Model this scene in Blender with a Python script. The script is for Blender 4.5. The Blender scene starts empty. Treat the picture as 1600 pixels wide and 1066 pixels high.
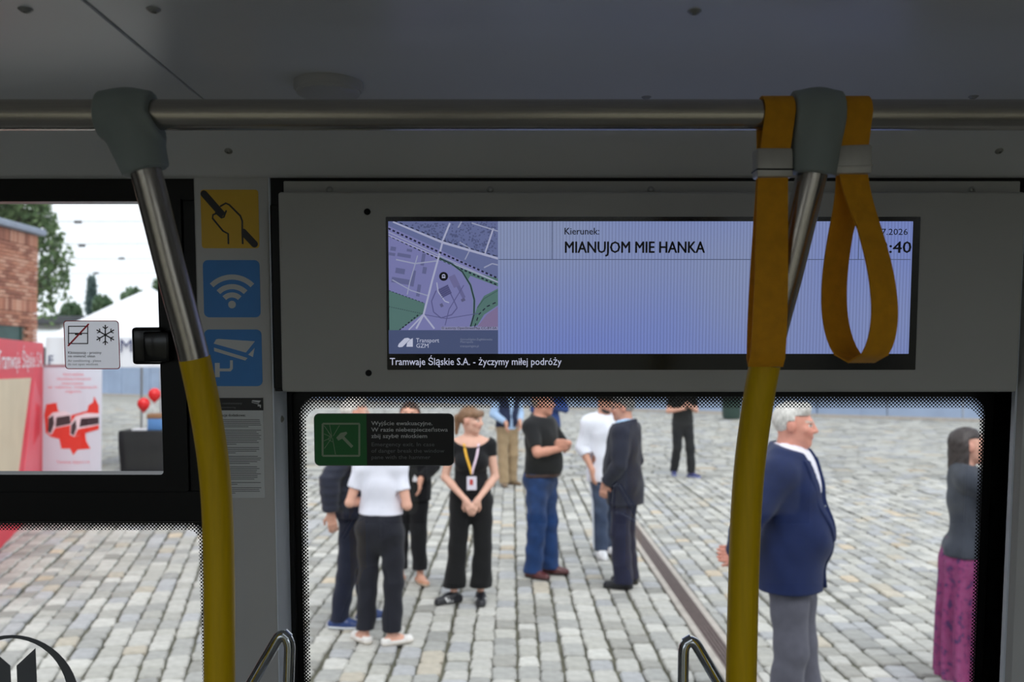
import bpy, bmesh, math, random
import numpy as np
from mathutils import Vector, Matrix, Euler

random.seed(7)
np.random.seed(7)
SC = bpy.context.scene
COL = SC.collection

# ------------------------------------------------------------------ camera
FPX = 1500.0                       # focal length in pixels of the 1600 x 1066 frame
CAMZ = 2.12                        # eye height above the street
PITCH = math.atan(27.0 / FPX)      # horizon lies at y = 560
cam_data = bpy.data.cameras.new('camera')
cam_data.sensor_width = 36.0
cam_data.lens = 36.0 * FPX / 1600.0
cam_data.clip_start = 0.05
cam_data.clip_end = 600.0
cam_data.dof.use_dof = True
cam_data.dof.focus_distance = 1.64
cam_data.dof.aperture_fstop = 5.2
cam = bpy.data.objects.new('camera', cam_data)
COL.objects.link(cam)
cam.location = (0, 0, CAMZ)
cam.rotation_euler = (math.pi / 2 + PITCH, 0, 0)
SC.camera = cam

# ------------------------------------------------------------------ light
SC.view_settings.view_transform = 'Standard'
SC.view_settings.look = 'None'
SC.view_settings.exposure = 0.12
SC.view_settings.gamma = 1.0
SC.view_settings.use_curve_mapping = False
SC.cycles.diffuse_bounces = 6
SC.cycles.max_bounces = 14
SC.cycles.transparent_max_bounces = 16
SC.cycles.sample_clamp_indirect = 6.0

world = bpy.data.worlds.new('overcast_sky')
SC.world = world
world.use_nodes = True
nt = world.node_tree
nt.nodes.clear()
wo = nt.nodes.new('ShaderNodeOutputWorld')
bg = nt.nodes.new('ShaderNodeBackground')
tc = nt.nodes.new('ShaderNodeTexCoord')
noi = nt.nodes.new('ShaderNodeTexNoise')
noi.inputs['Scale'].default_value = 2.2
noi.inputs['Detail'].default_value = 4.0
rmp = nt.nodes.new('ShaderNodeValToRGB')
rmp.color_ramp.elements[0].position = 0.30
rmp.color_ramp.elements[0].color = (0.87, 0.94, 1.0, 1)
rmp.color_ramp.elements[1].position = 0.70
rmp.color_ramp.elements[1].color = (1.0, 1.0, 1.0, 1)
nt.links.new(tc.outputs['Generated'], noi.inputs['Vector'])
nt.links.new(noi.outputs['Fac'], rmp.inputs['Fac'])
nt.links.new(rmp.outputs['Color'], bg.inputs['Color'])
bg.inputs['Strength'].default_value = 1.25
nt.links.new(bg.outputs['Background'], wo.inputs['Surface'])

sun_d = bpy.data.lights.new('hazy_sun', 'SUN')
sun_d.energy = 1.3
sun_d.angle = math.radians(25)
sun_d.color = (1.0, 0.96, 0.90)
sun = bpy.data.objects.new('hazy_sun', sun_d)
COL.objects.link(sun)
sun.location = (10, 5, 30)
sun.rotation_euler = (math.radians(38), math.radians(14), 0)

# ------------------------------------------------------------------ helpers
CR = Euler((PITCH, 0, 0)).to_matrix()

def ray(px, py):
    return CR @ Vector(((px - 800.0) / FPX, 1.0, (533.0 - py) / FPX))

def at(px, py, Y):
    """Point seen at a pixel, Y metres in front of the camera."""
    d = ray(px, py)
    t = Y / d.y
    return Vector((0, 0, CAMZ)) + d * t

def onz(px, py, z=0.0):
    """Point seen at a pixel on the horizontal plane of height z."""
    d = ray(px, py)
    t = (z - CAMZ) / d.z
    return Vector((0, 0, CAMZ)) + d * t

LEAN = math.radians(5.8)                    # the tram's side wall leans inwards
WO = at(800, 460, 1.67)
WR = Euler((LEAN, 0, 0)).to_matrix()

def wuv(px, py, y=0.0):
    """Wall coordinates (u, v) seen at a pixel on the layer y metres outside the wall face."""
    d = ray(px, py)
    n = WR @ Vector((0, 1, 0))
    o = WO + n * y
    t = (o - Vector((0, 0, CAMZ))).dot(n) / d.dot(n)
    p = WR.transposed() @ (Vector((0, 0, CAMZ)) + d * t - WO)
    return p.x, p.z

def wpos(u, y, v):
    return WO + WR @ Vector((u, y, v))

def props(o, label=None, cat=None, group=None, kind=None):
    if label: o['label'] = label
    if cat: o['category'] = cat
    if group: o['group'] = group
    if kind: o['kind'] = kind
    return o

def empty(name, loc=(0, 0, 0), rot=(0, 0, 0), parent=None):
    o = bpy.data.objects.new(name, None)
    o.empty_display_size = 0.05
    COL.objects.link(o)
    o.location = loc
    o.rotation_euler = rot
    o.parent = parent
    return o

def mk(name, verts, faces, mat, parent=None, loc=(0, 0, 0), rot=(0, 0, 0), smooth=False, auto=None):
    me = bpy.data.meshes.new(name)
    me.from_pydata([tuple(v) for v in verts], [], [tuple(f) for f in faces])
    if mat: me.materials.append(mat)
    if smooth:
        me.polygons.foreach_set('use_smooth', [True] * len(me.polygons))
        if auto is not None:
            me.set_sharp_from_angle(angle=math.radians(auto))
    me.update()
    o = bpy.data.objects.new(name, me)
    COL.objects.link(o)
    o.location = loc
    o.rotation_euler = rot
    o.parent = parent
    return o

def link(name, me, parent=None, loc=(0, 0, 0), rot=(0, 0, 0), scale=(1, 1, 1)):
    o = bpy.data.objects.new(name, me)
    COL.objects.link(o)
    o.location = loc
    o.rotation_euler = rot
    o.scale = scale
    o.parent = parent
    return o

class Geo:
    """Collects vertices and faces of ONE piece."""
    def __init__(s): s.v = []; s.f = []
    def add(s, v, f):
        n = len(s.v); s.v += [tuple(p) for p in v]; s.f += [tuple(i + n for i in q) for q in f]; return s
    def box(s, x0, x1, y0, y1, z0, z1, bev=0.0):
        v, f = box_vf(x0, x1, y0, y1, z0, z1, bev); return s.add(v, f)

def box_vf(x0, x1, y0, y1, z0, z1, bev=0.0, seg=2):
    bm = bmesh.new()
    bmesh.ops.create_cube(bm, size=1.0)
    bmesh.ops.scale(bm, vec=(x1 - x0, y1 - y0, z1 - z0), verts=bm.verts)
    bmesh.ops.translate(bm, vec=((x0 + x1) / 2, (y0 + y1) / 2, (z0 + z1) / 2), verts=bm.verts)
    if bev > 0:
        bmesh.ops.bevel(bm, geom=bm.edges[:], offset=bev, segments=seg, affect='EDGES', profile=0.5)
    bm.verts.index_update()
    v = [x.co[:] for x in bm.verts]
    f = [[w.index for w in q.verts] for q in bm.faces]
    bm.free()
    return v, f

def rrect(u0, v0, u1, v1, r, n=6):
    pts = []
    for cx, cy, a0 in ((u1 - r, v1 - r, 0), (u0 + r, v1 - r, 90), (u0 + r, v0 + r, 180), (u1 - r, v0 + r, 270)):
        for i in range(n + 1):
            a = math.radians(a0 + 90.0 * i / n)
            pts.append((cx + r * math.cos(a), cy + r * math.sin(a)))
    return pts

def prism(pts, y0, y1):
    """Polygon in (u, v), ccw, extruded from y0 (camera side) to y1."""
    n = len(pts)
    v = [(p[0], y0, p[1]) for p in pts] + [(p[0], y1, p[1]) for p in pts]
    f = [tuple(range(n)), tuple(range(2 * n - 1, n - 1, -1))]
    f += [(i, n + i, n + (i + 1) % n, (i + 1) % n) for i in range(n)]
    return v, f

def ringp(outer, inner, y0, y1):
    n = len(outer)
    v = [(p[0], y0, p[1]) for p in outer] + [(p[0], y0, p[1]) for p in inner]
    v += [(p[0], y1, p[1]) for p in outer] + [(p[0], y1, p[1]) for p in inner]
    f = []
    for i in range(n):
        j = (i + 1) % n
        f += [(i, j, n + j, n + i), (2 * n + j, 2 * n + i, 3 * n + i, 3 * n + j),
              (i, 2 * n + i, 2 * n + j, j), (n + j, 3 * n + j, 3 * n + i, n + i)]
    return v, f

def sweep(path, prof, up=(0, 0, 1), closed=False, cap=True, twist=None):
    """Sweeps a 2D profile (list of (a, b)) along a path of points (a: side, b: up)."""
    P = [Vector(p) for p in path]
    n = len(P); m = len(prof)
    V = []; F = []
    upv = Vector(up)
    prev = None
    for i in range(n):
        if closed: t = P[(i + 1) % n] - P[i - 1]
        else: t = P[min(i + 1, n - 1)] - P[max(i - 1, 0)]
        t.normalize()
        if prev is None:
            s = t.cross(upv)
            if s.length < 1e-4: s = t.cross(Vector((1, 0, 0)))
            s.normalize()
        else:
            s = prev - t * prev.dot(t)
            s.normalize()
        prev = s
        b = s.cross(t)
        ss, bb = s, b
        if twist:
            a = twist[i]
            ss = s * math.cos(a) + b * math.sin(a); bb = b * math.cos(a) - s * math.sin(a)
        for (x, y) in (prof if not callable(prof) else prof(i)):
            V.append(P[i] + ss * x + bb * y)
    for i in range(n if closed else n - 1):
        k = (i + 1) % n
        for j in range(m):
            l = (j + 1) % m
            F.append((i * m + j, i * m + l, k * m + l, k * m + j))
    if cap and not closed:
        F.append(tuple(range(m - 1, -1, -1)))
        F.append(tuple((n - 1) * m + j for j in range(m)))
    return V, F

def circ(r, n=20):
    return [(r * math.cos(2 * math.pi * i / n), r * math.sin(2 * math.pi * i / n)) for i in range(n)]

def spline(pts, n=8):
    """Catmull-Rom through points."""
    P = [Vector(p) for p in pts]
    P = [P[0] * 2 - P[1]] + P + [P[-1] * 2 - P[-2]]
    out = []
    for i in range(1, len(P) - 2):
        for k in range(n):
            t = k / n
            a, b, c, d = P[i - 1], P[i], P[i + 1], P[i + 2]
            out.append(0.5 * ((2 * b) + (c - a) * t + (2 * a - 5 * b + 4 * c - d) * t * t + (3 * b - a - 3 * c + d) * t ** 3))
    out.append(P[-2].copy())
    return out

def lathe(prof, n=28):
    """prof: list of (r, h) -> verts around local Z."""
    V = []; F = []
    for r, h in prof:
        for i in range(n):
            a = 2 * math.pi * i / n
            V.append((r * math.cos(a), r * math.sin(a), h))
    for k in range(len(prof) - 1):
        for i in range(n):
            j = (i + 1) % n
            F.append((k * n + i, k * n + j, (k + 1) * n + j, (k + 1) * n + i))
    F.append(tuple(range(n - 1, -1, -1)))
    F.append(tuple((len(prof) - 1) * n + i for i in range(n)))
    return V, F

# ------------------------------------------------------------------ materials
def srgb(r, g, b):
    def c(x):
        x /= 255.0
        return x / 12.92 if x <= 0.04045 else ((x + 0.055) / 1.055) ** 2.4
    return (c(r), c(g), c(b))

def mat(name, col, rough=0.6, metal=0.0, var=0.06, scale=30.0, bump=0.0, bscale=200.0, spec=0.5, emit=None, estr=0.0, stretch=None, sheen=0.0, coat=0.0):
    m = bpy.data.materials.new(name)
    m.use_nodes = True
    t = m.node_tree
    b = t.nodes['Principled BSDF']
    b.inputs['Roughness'].default_value = rough
    b.inputs['Metallic'].default_value = metal
    b.inputs['Specular IOR Level'].default_value = spec
    if sheen: b.inputs['Sheen Weight'].default_value = sheen
    if coat: b.inputs['Coat Weight'].default_value = coat
    c = t.nodes.new('ShaderNodeTexCoord')
    src = c.outputs['Object']
    if stretch:
        mp = t.nodes.new('ShaderNodeMapping')
        mp.inputs['Scale'].default_value = stretch
        t.links.new(src, mp.inputs['Vector'])
        src = mp.outputs['Vector']
    n = t.nodes.new('ShaderNodeTexNoise')
    n.inputs['Scale'].default_value = scale
    n.inputs['Detail'].default_value = 4.0
    t.links.new(src, n.inputs['Vector'])
    r = t.nodes.new('ShaderNodeValToRGB')
    lo = tuple(max(0.0, x * (1 - var)) for x in col); hi = tuple(min(1.0, x * (1 + var)) for x in col)
    r.color_ramp.elements[0].position = 0.3; r.color_ramp.elements[0].color = (*lo, 1)
    r.color_ramp.elements[1].position = 0.7; r.color_ramp.elements[1].color = (*hi, 1)
    t.links.new(n.outputs['Fac'], r.inputs['Fac'])
    t.links.new(r.outputs['Color'], b.inputs['Base Color'])
    if bump > 0:
        n2 = t.nodes.new('ShaderNodeTexNoise')
        n2.inputs['Scale'].default_value = bscale
        n2.inputs['Detail'].default_value = 3.0
        t.links.new(src, n2.inputs['Vector'])
        bp = t.nodes.new('ShaderNodeBump')
        bp.inputs['Strength'].default_value = bump
        bp.inputs['Distance'].default_value = 0.002
        t.links.new(n2.outputs['Fac'], bp.inputs['Height'])
        t.links.new(bp.outputs['Normal'], b.inputs['Normal'])
    if emit:
        b.inputs['Emission Color'].default_value = (*emit, 1)
        b.inputs['Emission Strength'].default_value = estr
    return m

def attr_mat(name, rough=0.8, emit=0.0, bump=0.0, bscale=60.0, var=0.0, vscale=20.0, sss=0.0):
    """Material coloured by the mesh's own colour attribute 'Col'."""
    m = bpy.data.materials.new(name)
    m.use_nodes = True
    t = m.node_tree
    b = t.nodes['Principled BSDF']
    a = t.nodes.new('ShaderNodeAttribute'); a.attribute_name = 'Col'
    b.inputs['Roughness'].default_value = rough
    out = a.outputs['Color']
    c = t.nodes.new('ShaderNodeTexCoord')
    if var:
        n = t.nodes.new('ShaderNodeTexNoise'); n.inputs['Scale'].default_value = vscale; n.inputs['Detail'].default_value = 5
        t.links.new(c.outputs['Object'], n.inputs['Vector'])
        mr = t.nodes.new('ShaderNodeMapRange')
        mr.inputs['From Min'].default_value = 0.3; mr.inputs['From Max'].default_value = 0.7
        mr.inputs['To Min'].default_value = 1 - var; mr.inputs['To Max'].default_value = 1 + var
        t.links.new(n.outputs['Fac'], mr.inputs['Value'])
        vm = t.nodes.new('ShaderNodeVectorMath'); vm.operation = 'SCALE'
        t.links.new(out, vm.inputs[0]); t.links.new(mr.outputs['Result'], vm.inputs['Scale'])
        out = vm.outputs['Vector']
    if emit:
        b.inputs['Base Color'].default_value = (0.01, 0.01, 0.012, 1)
        t.links.new(out, b.inputs['Emission Color'])
        b.inputs['Emission Strength'].default_value = emit
    else:
        t.links.new(out, b.inputs['Base Color'])
    if bump:
        n2 = t.nodes.new('ShaderNodeTexNoise'); n2.inputs['Scale'].default_value = bscale; n2.inputs['Detail'].default_value = 4
        t.links.new(c.outputs['Object'], n2.inputs['Vector'])
        bp = t.nodes.new('ShaderNodeBump'); bp.inputs['Strength'].default_value = bump; bp.inputs['Distance'].default_value = 0.004
        t.links.new(n2.outputs['Fac'], bp.inputs['Height'])
        t.links.new(bp.outputs['Normal'], b.inputs['Normal'])
    return m

def set_col(me, cols):
    """cols: n_verts x 3 array of linear colours."""
    a = me.color_attributes.new('Col', 'FLOAT_COLOR', 'POINT')
    arr = np.ones((len(me.vertices), 4), dtype=np.float32)
    arr[:, :3] = cols
    a.data.foreach_set('color', arr.ravel())

M = {}
M['panel'] = mat('grey_panel', srgb(198, 197, 195), 0.32, var=0.02, scale=6, bump=0.05, bscale=500)
M['ceil'] = mat('ceiling_panel', srgb(230, 231, 232), 0.30, var=0.02, scale=3, bump=0.04, bscale=400)
M['housing'] = mat('display_housing', srgb(186, 185, 180), 0.6, var=0.02, scale=5, bump=0.08, bscale=700)
M['black'] = mat('black_frame', srgb(9, 9, 10), 0.4, var=0.1, spec=0.25)
M['rubber'] = mat('black_rubber', srgb(14, 14, 15), 0.8, var=0.1)
M['blackgloss'] = mat('black_plastic', srgb(14, 14, 16), 0.18, var=0.1)
M['floor'] = mat('tram_floor', srgb(150, 150, 147), 0.7, var=0.25, scale=180)
M['steel'] = mat('brushed_steel', srgb(186, 180, 170), 0.27, 1.0, var=0.08, scale=12, stretch=(1, 60, 60), bump=0.03, bscale=30)
M['steelv'] = mat('brushed_steel_pole', srgb(190, 184, 176), 0.27, 1.0, var=0.12, scale=12, stretch=(60, 60, 1), bump=0.03, bscale=30)
M['chrome'] = mat('polished_steel', srgb(200, 205, 212), 0.12, 1.0, var=0.02)
M['zinc'] = mat('screw_metal', srgb(176, 176, 172), 0.3, 0.55, var=0.1)
M['panel_lit'] = mat('panel_daylit_tone', srgb(226, 232, 242), 0.35, 0.0, var=0.03, scale=4)  # paler copy of the panel grey, imitates daylight falling on the window reveals
M['yellow'] = mat('yellow_coating', srgb(220, 180, 0), 0.45, var=0.06, scale=10, stretch=(20, 20, 1), spec=0.3)
M['strap'] = mat('strap_webbing', srgb(232, 160, 6), 0.75, var=0.08, scale=60, bump=0.3, bscale=900)
M['buckle'] = mat('buckle_tape', srgb(196, 192, 184), 0.35, 0.3, var=0.08, scale=40)
M['connector'] = mat('connector_plastic', srgb(150, 160, 156), 0.55, var=0.03)
M['seat'] = mat('seat_shell', srgb(60, 62, 68), 0.6, var=0.05)
M['seatfab'] = mat('seat_fabric', srgb(40, 60, 95), 0.95, var=0.3, scale=90, bump=0.3)
M['st_yellow'] = mat('yellow_vinyl', srgb(226, 180, 40), 0.45, var=0.02)
M['st_blue'] = mat('blue_vinyl', srgb(58, 136, 212), 0.45, var=0.02)
M['st_white'] = mat('white_vinyl', srgb(214, 216, 216), 0.5, var=0.01)
M['st_grey'] = mat('grey_print', srgb(120, 122, 124), 0.5, var=0.02)
M['st_black'] = mat('black_vinyl', srgb(14, 13, 15), 0.4, var=0.02)
M['st_green'] = mat('green_vinyl', srgb(20, 112, 48), 0.45, var=0.03)
M['st_red'] = mat('red_vinyl', srgb(222, 48, 62), 0.45, var=0.02)
M['st_pink'] = mat('red_outline', srgb(226, 110, 118), 0.45, var=0.02)
M['st_grn_dim'] = mat('pale_green_print', srgb(150, 170, 140), 0.5, var=0.02)
M['sticker_clear'] = mat('pale_sticker', srgb(226, 226, 240), 0.5, var=0.01)
_t = M['sticker_clear'].node_tree                       # thin vinyl lets daylight through
_tr = _t.nodes.new('ShaderNodeBsdfTranslucent'); _tr.inputs['Color'].default_value = (0.95, 0.95, 1.0, 1)
_mx = _t.nodes.new('ShaderNodeMixShader'); _mx.inputs['Fac'].default_value = 0.97
_t.links.new(_t.nodes['Principled BSDF'].outputs['BSDF'], _mx.inputs[1]); _t.links.new(_tr.outputs['BSDF'], _mx.inputs[2])
_t.links.new(_mx.outputs['Shader'], _t.nodes['Material Output'].inputs['Surface'])
M['logo'] = mat('grey_film', srgb(96, 98, 100), 0.5, var=0.03)

def glass_mat(name, tint, refl=1.0):
    m = bpy.data.materials.new(name)
    m.use_nodes = True
    t = m.node_tree
    t.nodes.clear()
    o = t.nodes.new('ShaderNodeOutputMaterial')
    tr = t.nodes.new('ShaderNodeBsdfTransparent'); tr.inputs['Color'].default_value = (*tint, 1)
    gl = t.nodes.new('ShaderNodeBsdfGlossy'); gl.inputs['Roughness'].default_value = 0.0
    fr = t.nodes.new('ShaderNodeFresnel'); fr.inputs['IOR'].default_value = 1.45
    n = t.nodes.new('ShaderNodeTexNoise'); n.inputs['Scale'].default_value = 1.5
    r = t.nodes.new('ShaderNodeMath'); r.operation = 'MULTIPLY'; r.inputs[1].default_value = refl
    mx = t.nodes.new('ShaderNodeMixShader')
    t.links.new(fr.outputs['Fac'], r.inputs[0])
    t.links.new(r.outputs['Value'], mx.inputs['Fac'])
    t.links.new(tr.outputs['BSDF'], mx.inputs[1])
    t.links.new(gl.outputs['BSDF'], mx.inputs[2])
    t.links.new(mx.outputs['Shader'], o.inputs['Surface'])
    return m

M['glass'] = glass_mat('window_glass', (0.965, 0.985, 1.0))

def frit_mat():
    """Black ceramic dots printed on glass; dots shrink towards the clear side (attribute Col)."""
    m = bpy.data.materials.new('dotted_frit')
    m.use_nodes = True
    t = m.node_tree
    t.nodes.clear()
    o = t.nodes.new('ShaderNodeOutputMaterial')
    tr = t.nodes.new('ShaderNodeBsdfTransparent')
    df = t.nodes.new('ShaderNodeBsdfPrincipled'); df.inputs['Base Color'].default_value = (0.006, 0.006, 0.007, 1)
    c = t.nodes.new('ShaderNodeTexCoord')
    mp = t.nodes.new('ShaderNodeMapping'); mp.inputs['Rotation'].default_value = (0, math.radians(45), 0)
    sp = t.nodes.new('ShaderNodeSeparateXYZ'); cb = t.nodes.new('ShaderNodeCombineXYZ')
    vo = t.nodes.new('ShaderNodeTexVoronoi'); vo.voronoi_dimensions = '2D'
    vo.inputs['Randomness'].default_value = 0.0; vo.inputs['Scale'].default_value = 1 / 0.0048
    a = t.nodes.new('ShaderNodeAttribute'); a.attribute_name = 'Col'
    mr = t.nodes.new('ShaderNodeMapRange'); mr.inputs['To Min'].default_value = 0.60; mr.inputs['To Max'].default_value = 0.33
    lt = t.nodes.new('ShaderNodeMath'); lt.operation = 'LESS_THAN'
    mx = t.nodes.new('ShaderNodeMixShader')
    t.links.new(c.outputs['Object'], mp.inputs['Vector'])
    t.links.new(mp.outputs['Vector'], sp.inputs['Vector'])
    t.links.new(sp.outputs['X'], cb.inputs['X']); t.links.new(sp.outputs['Z'], cb.inputs['Y'])
    t.links.new(cb.outputs['Vector'], vo.inputs['Vector'])
    t.links.new(a.outputs['Fac'], mr.inputs['Value'])
    t.links.new(vo.outputs['Distance'], lt.inputs[0]); t.links.new(mr.outputs['Result'], lt.inputs[1])
    t.links.new(lt.outputs['Value'], mx.inputs['Fac'])
    t.links.new(tr.outputs['BSDF'], mx.inputs[1]); t.links.new(df.outputs['BSDF'], mx.inputs[2])
    t.links.new(mx.outputs['Shader'], o.inputs['Surface'])
    return m
M['frit'] = frit_mat()

def text_mesh(body, size, xs=1.0, bold=0.0, align='LEFT', spacing=1.0):
    c = bpy.data.curves.new('text', 'FONT')
    c.body = body; c.size = size; c.resolution_u = 2; c.offset = bold; c.align_x = align
    c.space_character = spacing
    o = bpy.data.objects.new('text', c)
    me = bpy.data.meshes.new_from_object(o)
    n = len(me.vertices)
    co = np.empty(n * 3, dtype=np.float32)
    me.vertices.foreach_get('co', co)
    co = co.reshape(-1, 3)
    new = np.stack([co[:, 0] * xs, co[:, 2] * 0, co[:, 1]], 1)
    me.vertices.foreach_set('co', new.ravel())
    me.update()
    bpy.data.objects.remove(o); bpy.data.curves.remove(c)
    return me, (new[:, 0].min() if n else 0, new[:, 0].max() if n else 0)

def text(name, body, u, y, v, size, m, parent, xs=1.0, bold=0.0, width=None, align='LEFT'):
    """A line of print with its baseline start at (u, v) in the parent's frame; width fits it."""
    me, (a, b) = text_mesh(body, size, xs, 0.0, align)
    if width:
        f = width / max(1e-6, b - a)
        co = np.empty(len(me.vertices) * 3, dtype=np.float32); me.vertices.foreach_get('co', co)
        co = co.reshape(-1, 3); co[:, 0] *= f; me.vertices.foreach_set('co', co.ravel()); me.update()
    if bold:                                   # thicken the strokes with shifted copies
        bm = bmesh.new(); bm.from_mesh(me)
        src = bm.faces[:] + bm.verts[:] + bm.edges[:]
        for dx, dy, dz in ((bold * 1.6, 0.00004, 0), (bold * .8, 0.00002, bold * .5), (bold * .8, 0.00006, -bold * .5)):
            r = bmesh.ops.duplicate(bm, geom=src)
            bmesh.ops.translate(bm, vec=(dx, dy, dz), verts=[g for g in r['geom'] if isinstance(g, bmesh.types.BMVert)])
        bm.to_mesh(me); bm.free()
    me.materials.clear(); me.materials.append(m)
    me.name = name
    return link(name, me, parent, (u, y, v))
# ------------------------------------------------------------------ implicit surfaces (smooth unions meshed as one skin)
def _prim_dist(p, X, Y, Z):
    kind = p[0]
    if kind == 'cone':
        a, b, ra, rb, fl = p[1], p[2], p[3], p[4], p[5]
        px, py, pz = X - a[0], Y - a[1], Z - a[2]
        bx, by, bz = b[0] - a[0], b[1] - a[1], b[2] - a[2]
        if fl is not None:                       # flatten along a direction
            n, f = fl
            d = (px * n[0] + py * n[1] + pz * n[2]) * (f - 1.0)
            px = px + n[0] * d; py = py + n[1] * d; pz = pz + n[2] * d
            e = (bx * n[0] + by * n[1] + bz * n[2]) * (f - 1.0)
            bx += n[0] * e; by += n[1] * e; bz += n[2] * e
        L = bx * bx + by * by + bz * bz + 1e-12
        t = np.clip((px * bx + py * by + pz * bz) / L, 0, 1)
        dx = px - t * bx; dy = py - t * by; dz = pz - t * bz
        d = np.sqrt(dx * dx + dy * dy + dz * dz) - (ra + (rb - ra) * t)
        if fl is not None: d = d / (0.5 + 0.5 * fl[1])
        return d
    if kind == 'ell':
        c, r, R = p[1], p[2], p[3]
        px, py, pz = X - c[0], Y - c[1], Z - c[2]
        if R is not None:
            px, py, pz = (R[0][0] * px + R[1][0] * py + R[2][0] * pz,
                          R[0][1] * px + R[1][1] * py + R[2][1] * pz,
                          R[0][2] * px + R[1][2] * py + R[2][2] * pz)
        k0 = np.sqrt((px / r[0]) ** 2 + (py / r[1]) ** 2 + (pz / r[2]) ** 2)
        k1 = np.sqrt((px / r[0] ** 2) ** 2 + (py / r[1] ** 2) ** 2 + (pz / r[2] ** 2) ** 2) + 1e-9
        return k0 * (k0 - 1.0) / k1

def cone(a, b, ra, rb=None, k=0.02, fl=None):
    return ('cone', tuple(a), tuple(b), ra, ra if rb is None else rb, fl, k)

def ell(c, r, k=0.02, R=None):
    return ('ell', tuple(c), tuple(r), R, k)

def prim_bounds(p):
    if p[0] == 'cone':
        r = max(p[3], p[4])
        lo = [min(p[1][i], p[2][i]) - r for i in range(3)]; hi = [max(p[1][i], p[2][i]) + r for i in range(3)]
    else:
        r = max(p[2])
        if p[3] is None: lo = [p[1][i] - p[2][i] for i in range(3)]; hi = [p[1][i] + p[2][i] for i in range(3)]
        else: lo = [p[1][i] - r for i in range(3)]; hi = [p[1][i] + r for i in range(3)]
    return lo, hi

def implicit(prims, h, cut=None, fold=None, grow=0.0, bounds=None):
    """Meshes the smooth union of primitives. cut(X,Y,Z,F)->F edits the field, fold(X,Y,Z) displaces it."""
    B = [prim_bounds(p) for p in prims]
    lo = np.min([b[0] for b in B], 0) - grow - 0.03
    hi = np.max([b[1] for b in B], 0) + grow + 0.03
    if bounds is not None:
        lo = np.maximum(lo, bounds[0]); hi = np.minimum(hi, bounds[1])
    n = np.maximum(4, np.ceil((hi - lo) / h).astype(int) + 1)
    ax = [lo[i] + h * np.arange(n[i]) for i in range(3)]
    F = np.full(n, 0.2, dtype=np.float32)
    for p, b in zip(prims, B):
        k = p[-1]
        pad = 0.05 + grow + k
        sl = []
        for i in range(3):
            i0 = max(0, int((b[0][i] - pad - lo[i]) / h)); i1 = min(n[i], int((b[1][i] + pad - lo[i]) / h) + 2)
            sl.append(slice(i0, max(i0, i1)))
        if any(s.stop <= s.start for s in sl): continue
        X = ax[0][sl[0]][:, None, None].astype(np.float32); Y = ax[1][sl[1]][None, :, None].astype(np.float32); Z = ax[2][sl[2]][None, None, :].astype(np.float32)
        d = _prim_dist(p, X, Y, Z) - grow
        f = F[tuple(sl)]
        if k > 0:
            hh = np.maximum(k - np.abs(f - d), 0.0) / k
            F[tuple(sl)] = np.minimum(f, d) - hh * hh * k * 0.25
        else:
            F[tuple(sl)] = np.minimum(f, d)
    X = ax[0][:, None, None]; Y = ax[1][None, :, None]; Z = ax[2][None, None, :]
    if fold is not None: F = F + fold(X, Y, Z).astype(np.float32)
    if cut is not None: F = cut(X, Y, Z, F)
    F = np.asarray(F, dtype=np.float32)
    F[0], F[-1] = 0.2, 0.2; F[:, 0], F[:, -1] = 0.2, 0.2; F[:, :, 0], F[:, :, -1] = 0.2, 0.2
    return surfnet(F, lo, h)

def surfnet(F, lo, h):
    S = F < 0
    c = np.zeros(np.array(F.shape) - 1, dtype=np.uint8)
    for i in (0, 1):
        for j in (0, 1):
            for k in (0, 1):
                c += S[i:F.shape[0] - 1 + i, j:F.shape[1] - 1 + j, k:F.shape[2] - 1 + k]
    idx = np.argwhere((c > 0) & (c < 8))
    if len(idx) == 0: return np.zeros((0, 3)), np.zeros((0, 4), int)
    ids = np.full(c.shape, -1, dtype=np.int32)
    I, J, K = idx.T
    ids[I, J, K] = np.arange(len(idx))
    acc = np.zeros((len(idx), 3)); cnt = np.zeros(len(idx))
    off = [(i, j, k) for i in (0, 1) for j in (0, 1) for k in (0, 1)]
    val = {o: F[I + o[0], J + o[1], K + o[2]] for o in off}
    for o in off:
        for a in range(3):
            if o[a] == 0:
                q = list(o); q[a] = 1; q = tuple(q)
                v0, v1 = val[o], val[q]
                m = (v0 < 0) != (v1 < 0)
                t = np.where(m, v0 / np.where(m, v0 - v1, 1), 0)
                P = np.tile(np.array(o, float), (len(idx), 1)); P[:, a] = t
                acc[m] += P[m]; cnt[m] += 1
    V = (idx + acc / cnt[:, None]) * h + lo
    Q = []
    for a in range(3):
        b, d = (a + 1) % 3, (a + 2) % 3
        s0 = [slice(None)] * 3; s1 = [slice(None)] * 3
        s0[a] = slice(0, -1); s1[a] = slice(1, None)
        A, Bq = S[tuple(s0)], S[tuple(s1)]
        E = np.argwhere(A != Bq)
        E = E[(E[:, b] > 0) & (E[:, d] > 0) & (E[:, b] < F.shape[b] - 1) & (E[:, d] < F.shape[d] - 1)]
        if len(E) == 0: continue
        inside = A[tuple(E.T)]
        def cell(db, dd):
            e = E.copy(); e[:, b] += db; e[:, d] += dd
            return ids[tuple(e.T)]
        q = np.stack([cell(-1, -1), cell(0, -1), cell(0, 0), cell(-1, 0)], 1)
        q[~inside] = q[~inside][:, ::-1]
        Q.append(q)
    Q = np.concatenate(Q)
    Q = Q[(Q >= 0).all(1)]
    return V, Q

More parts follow.
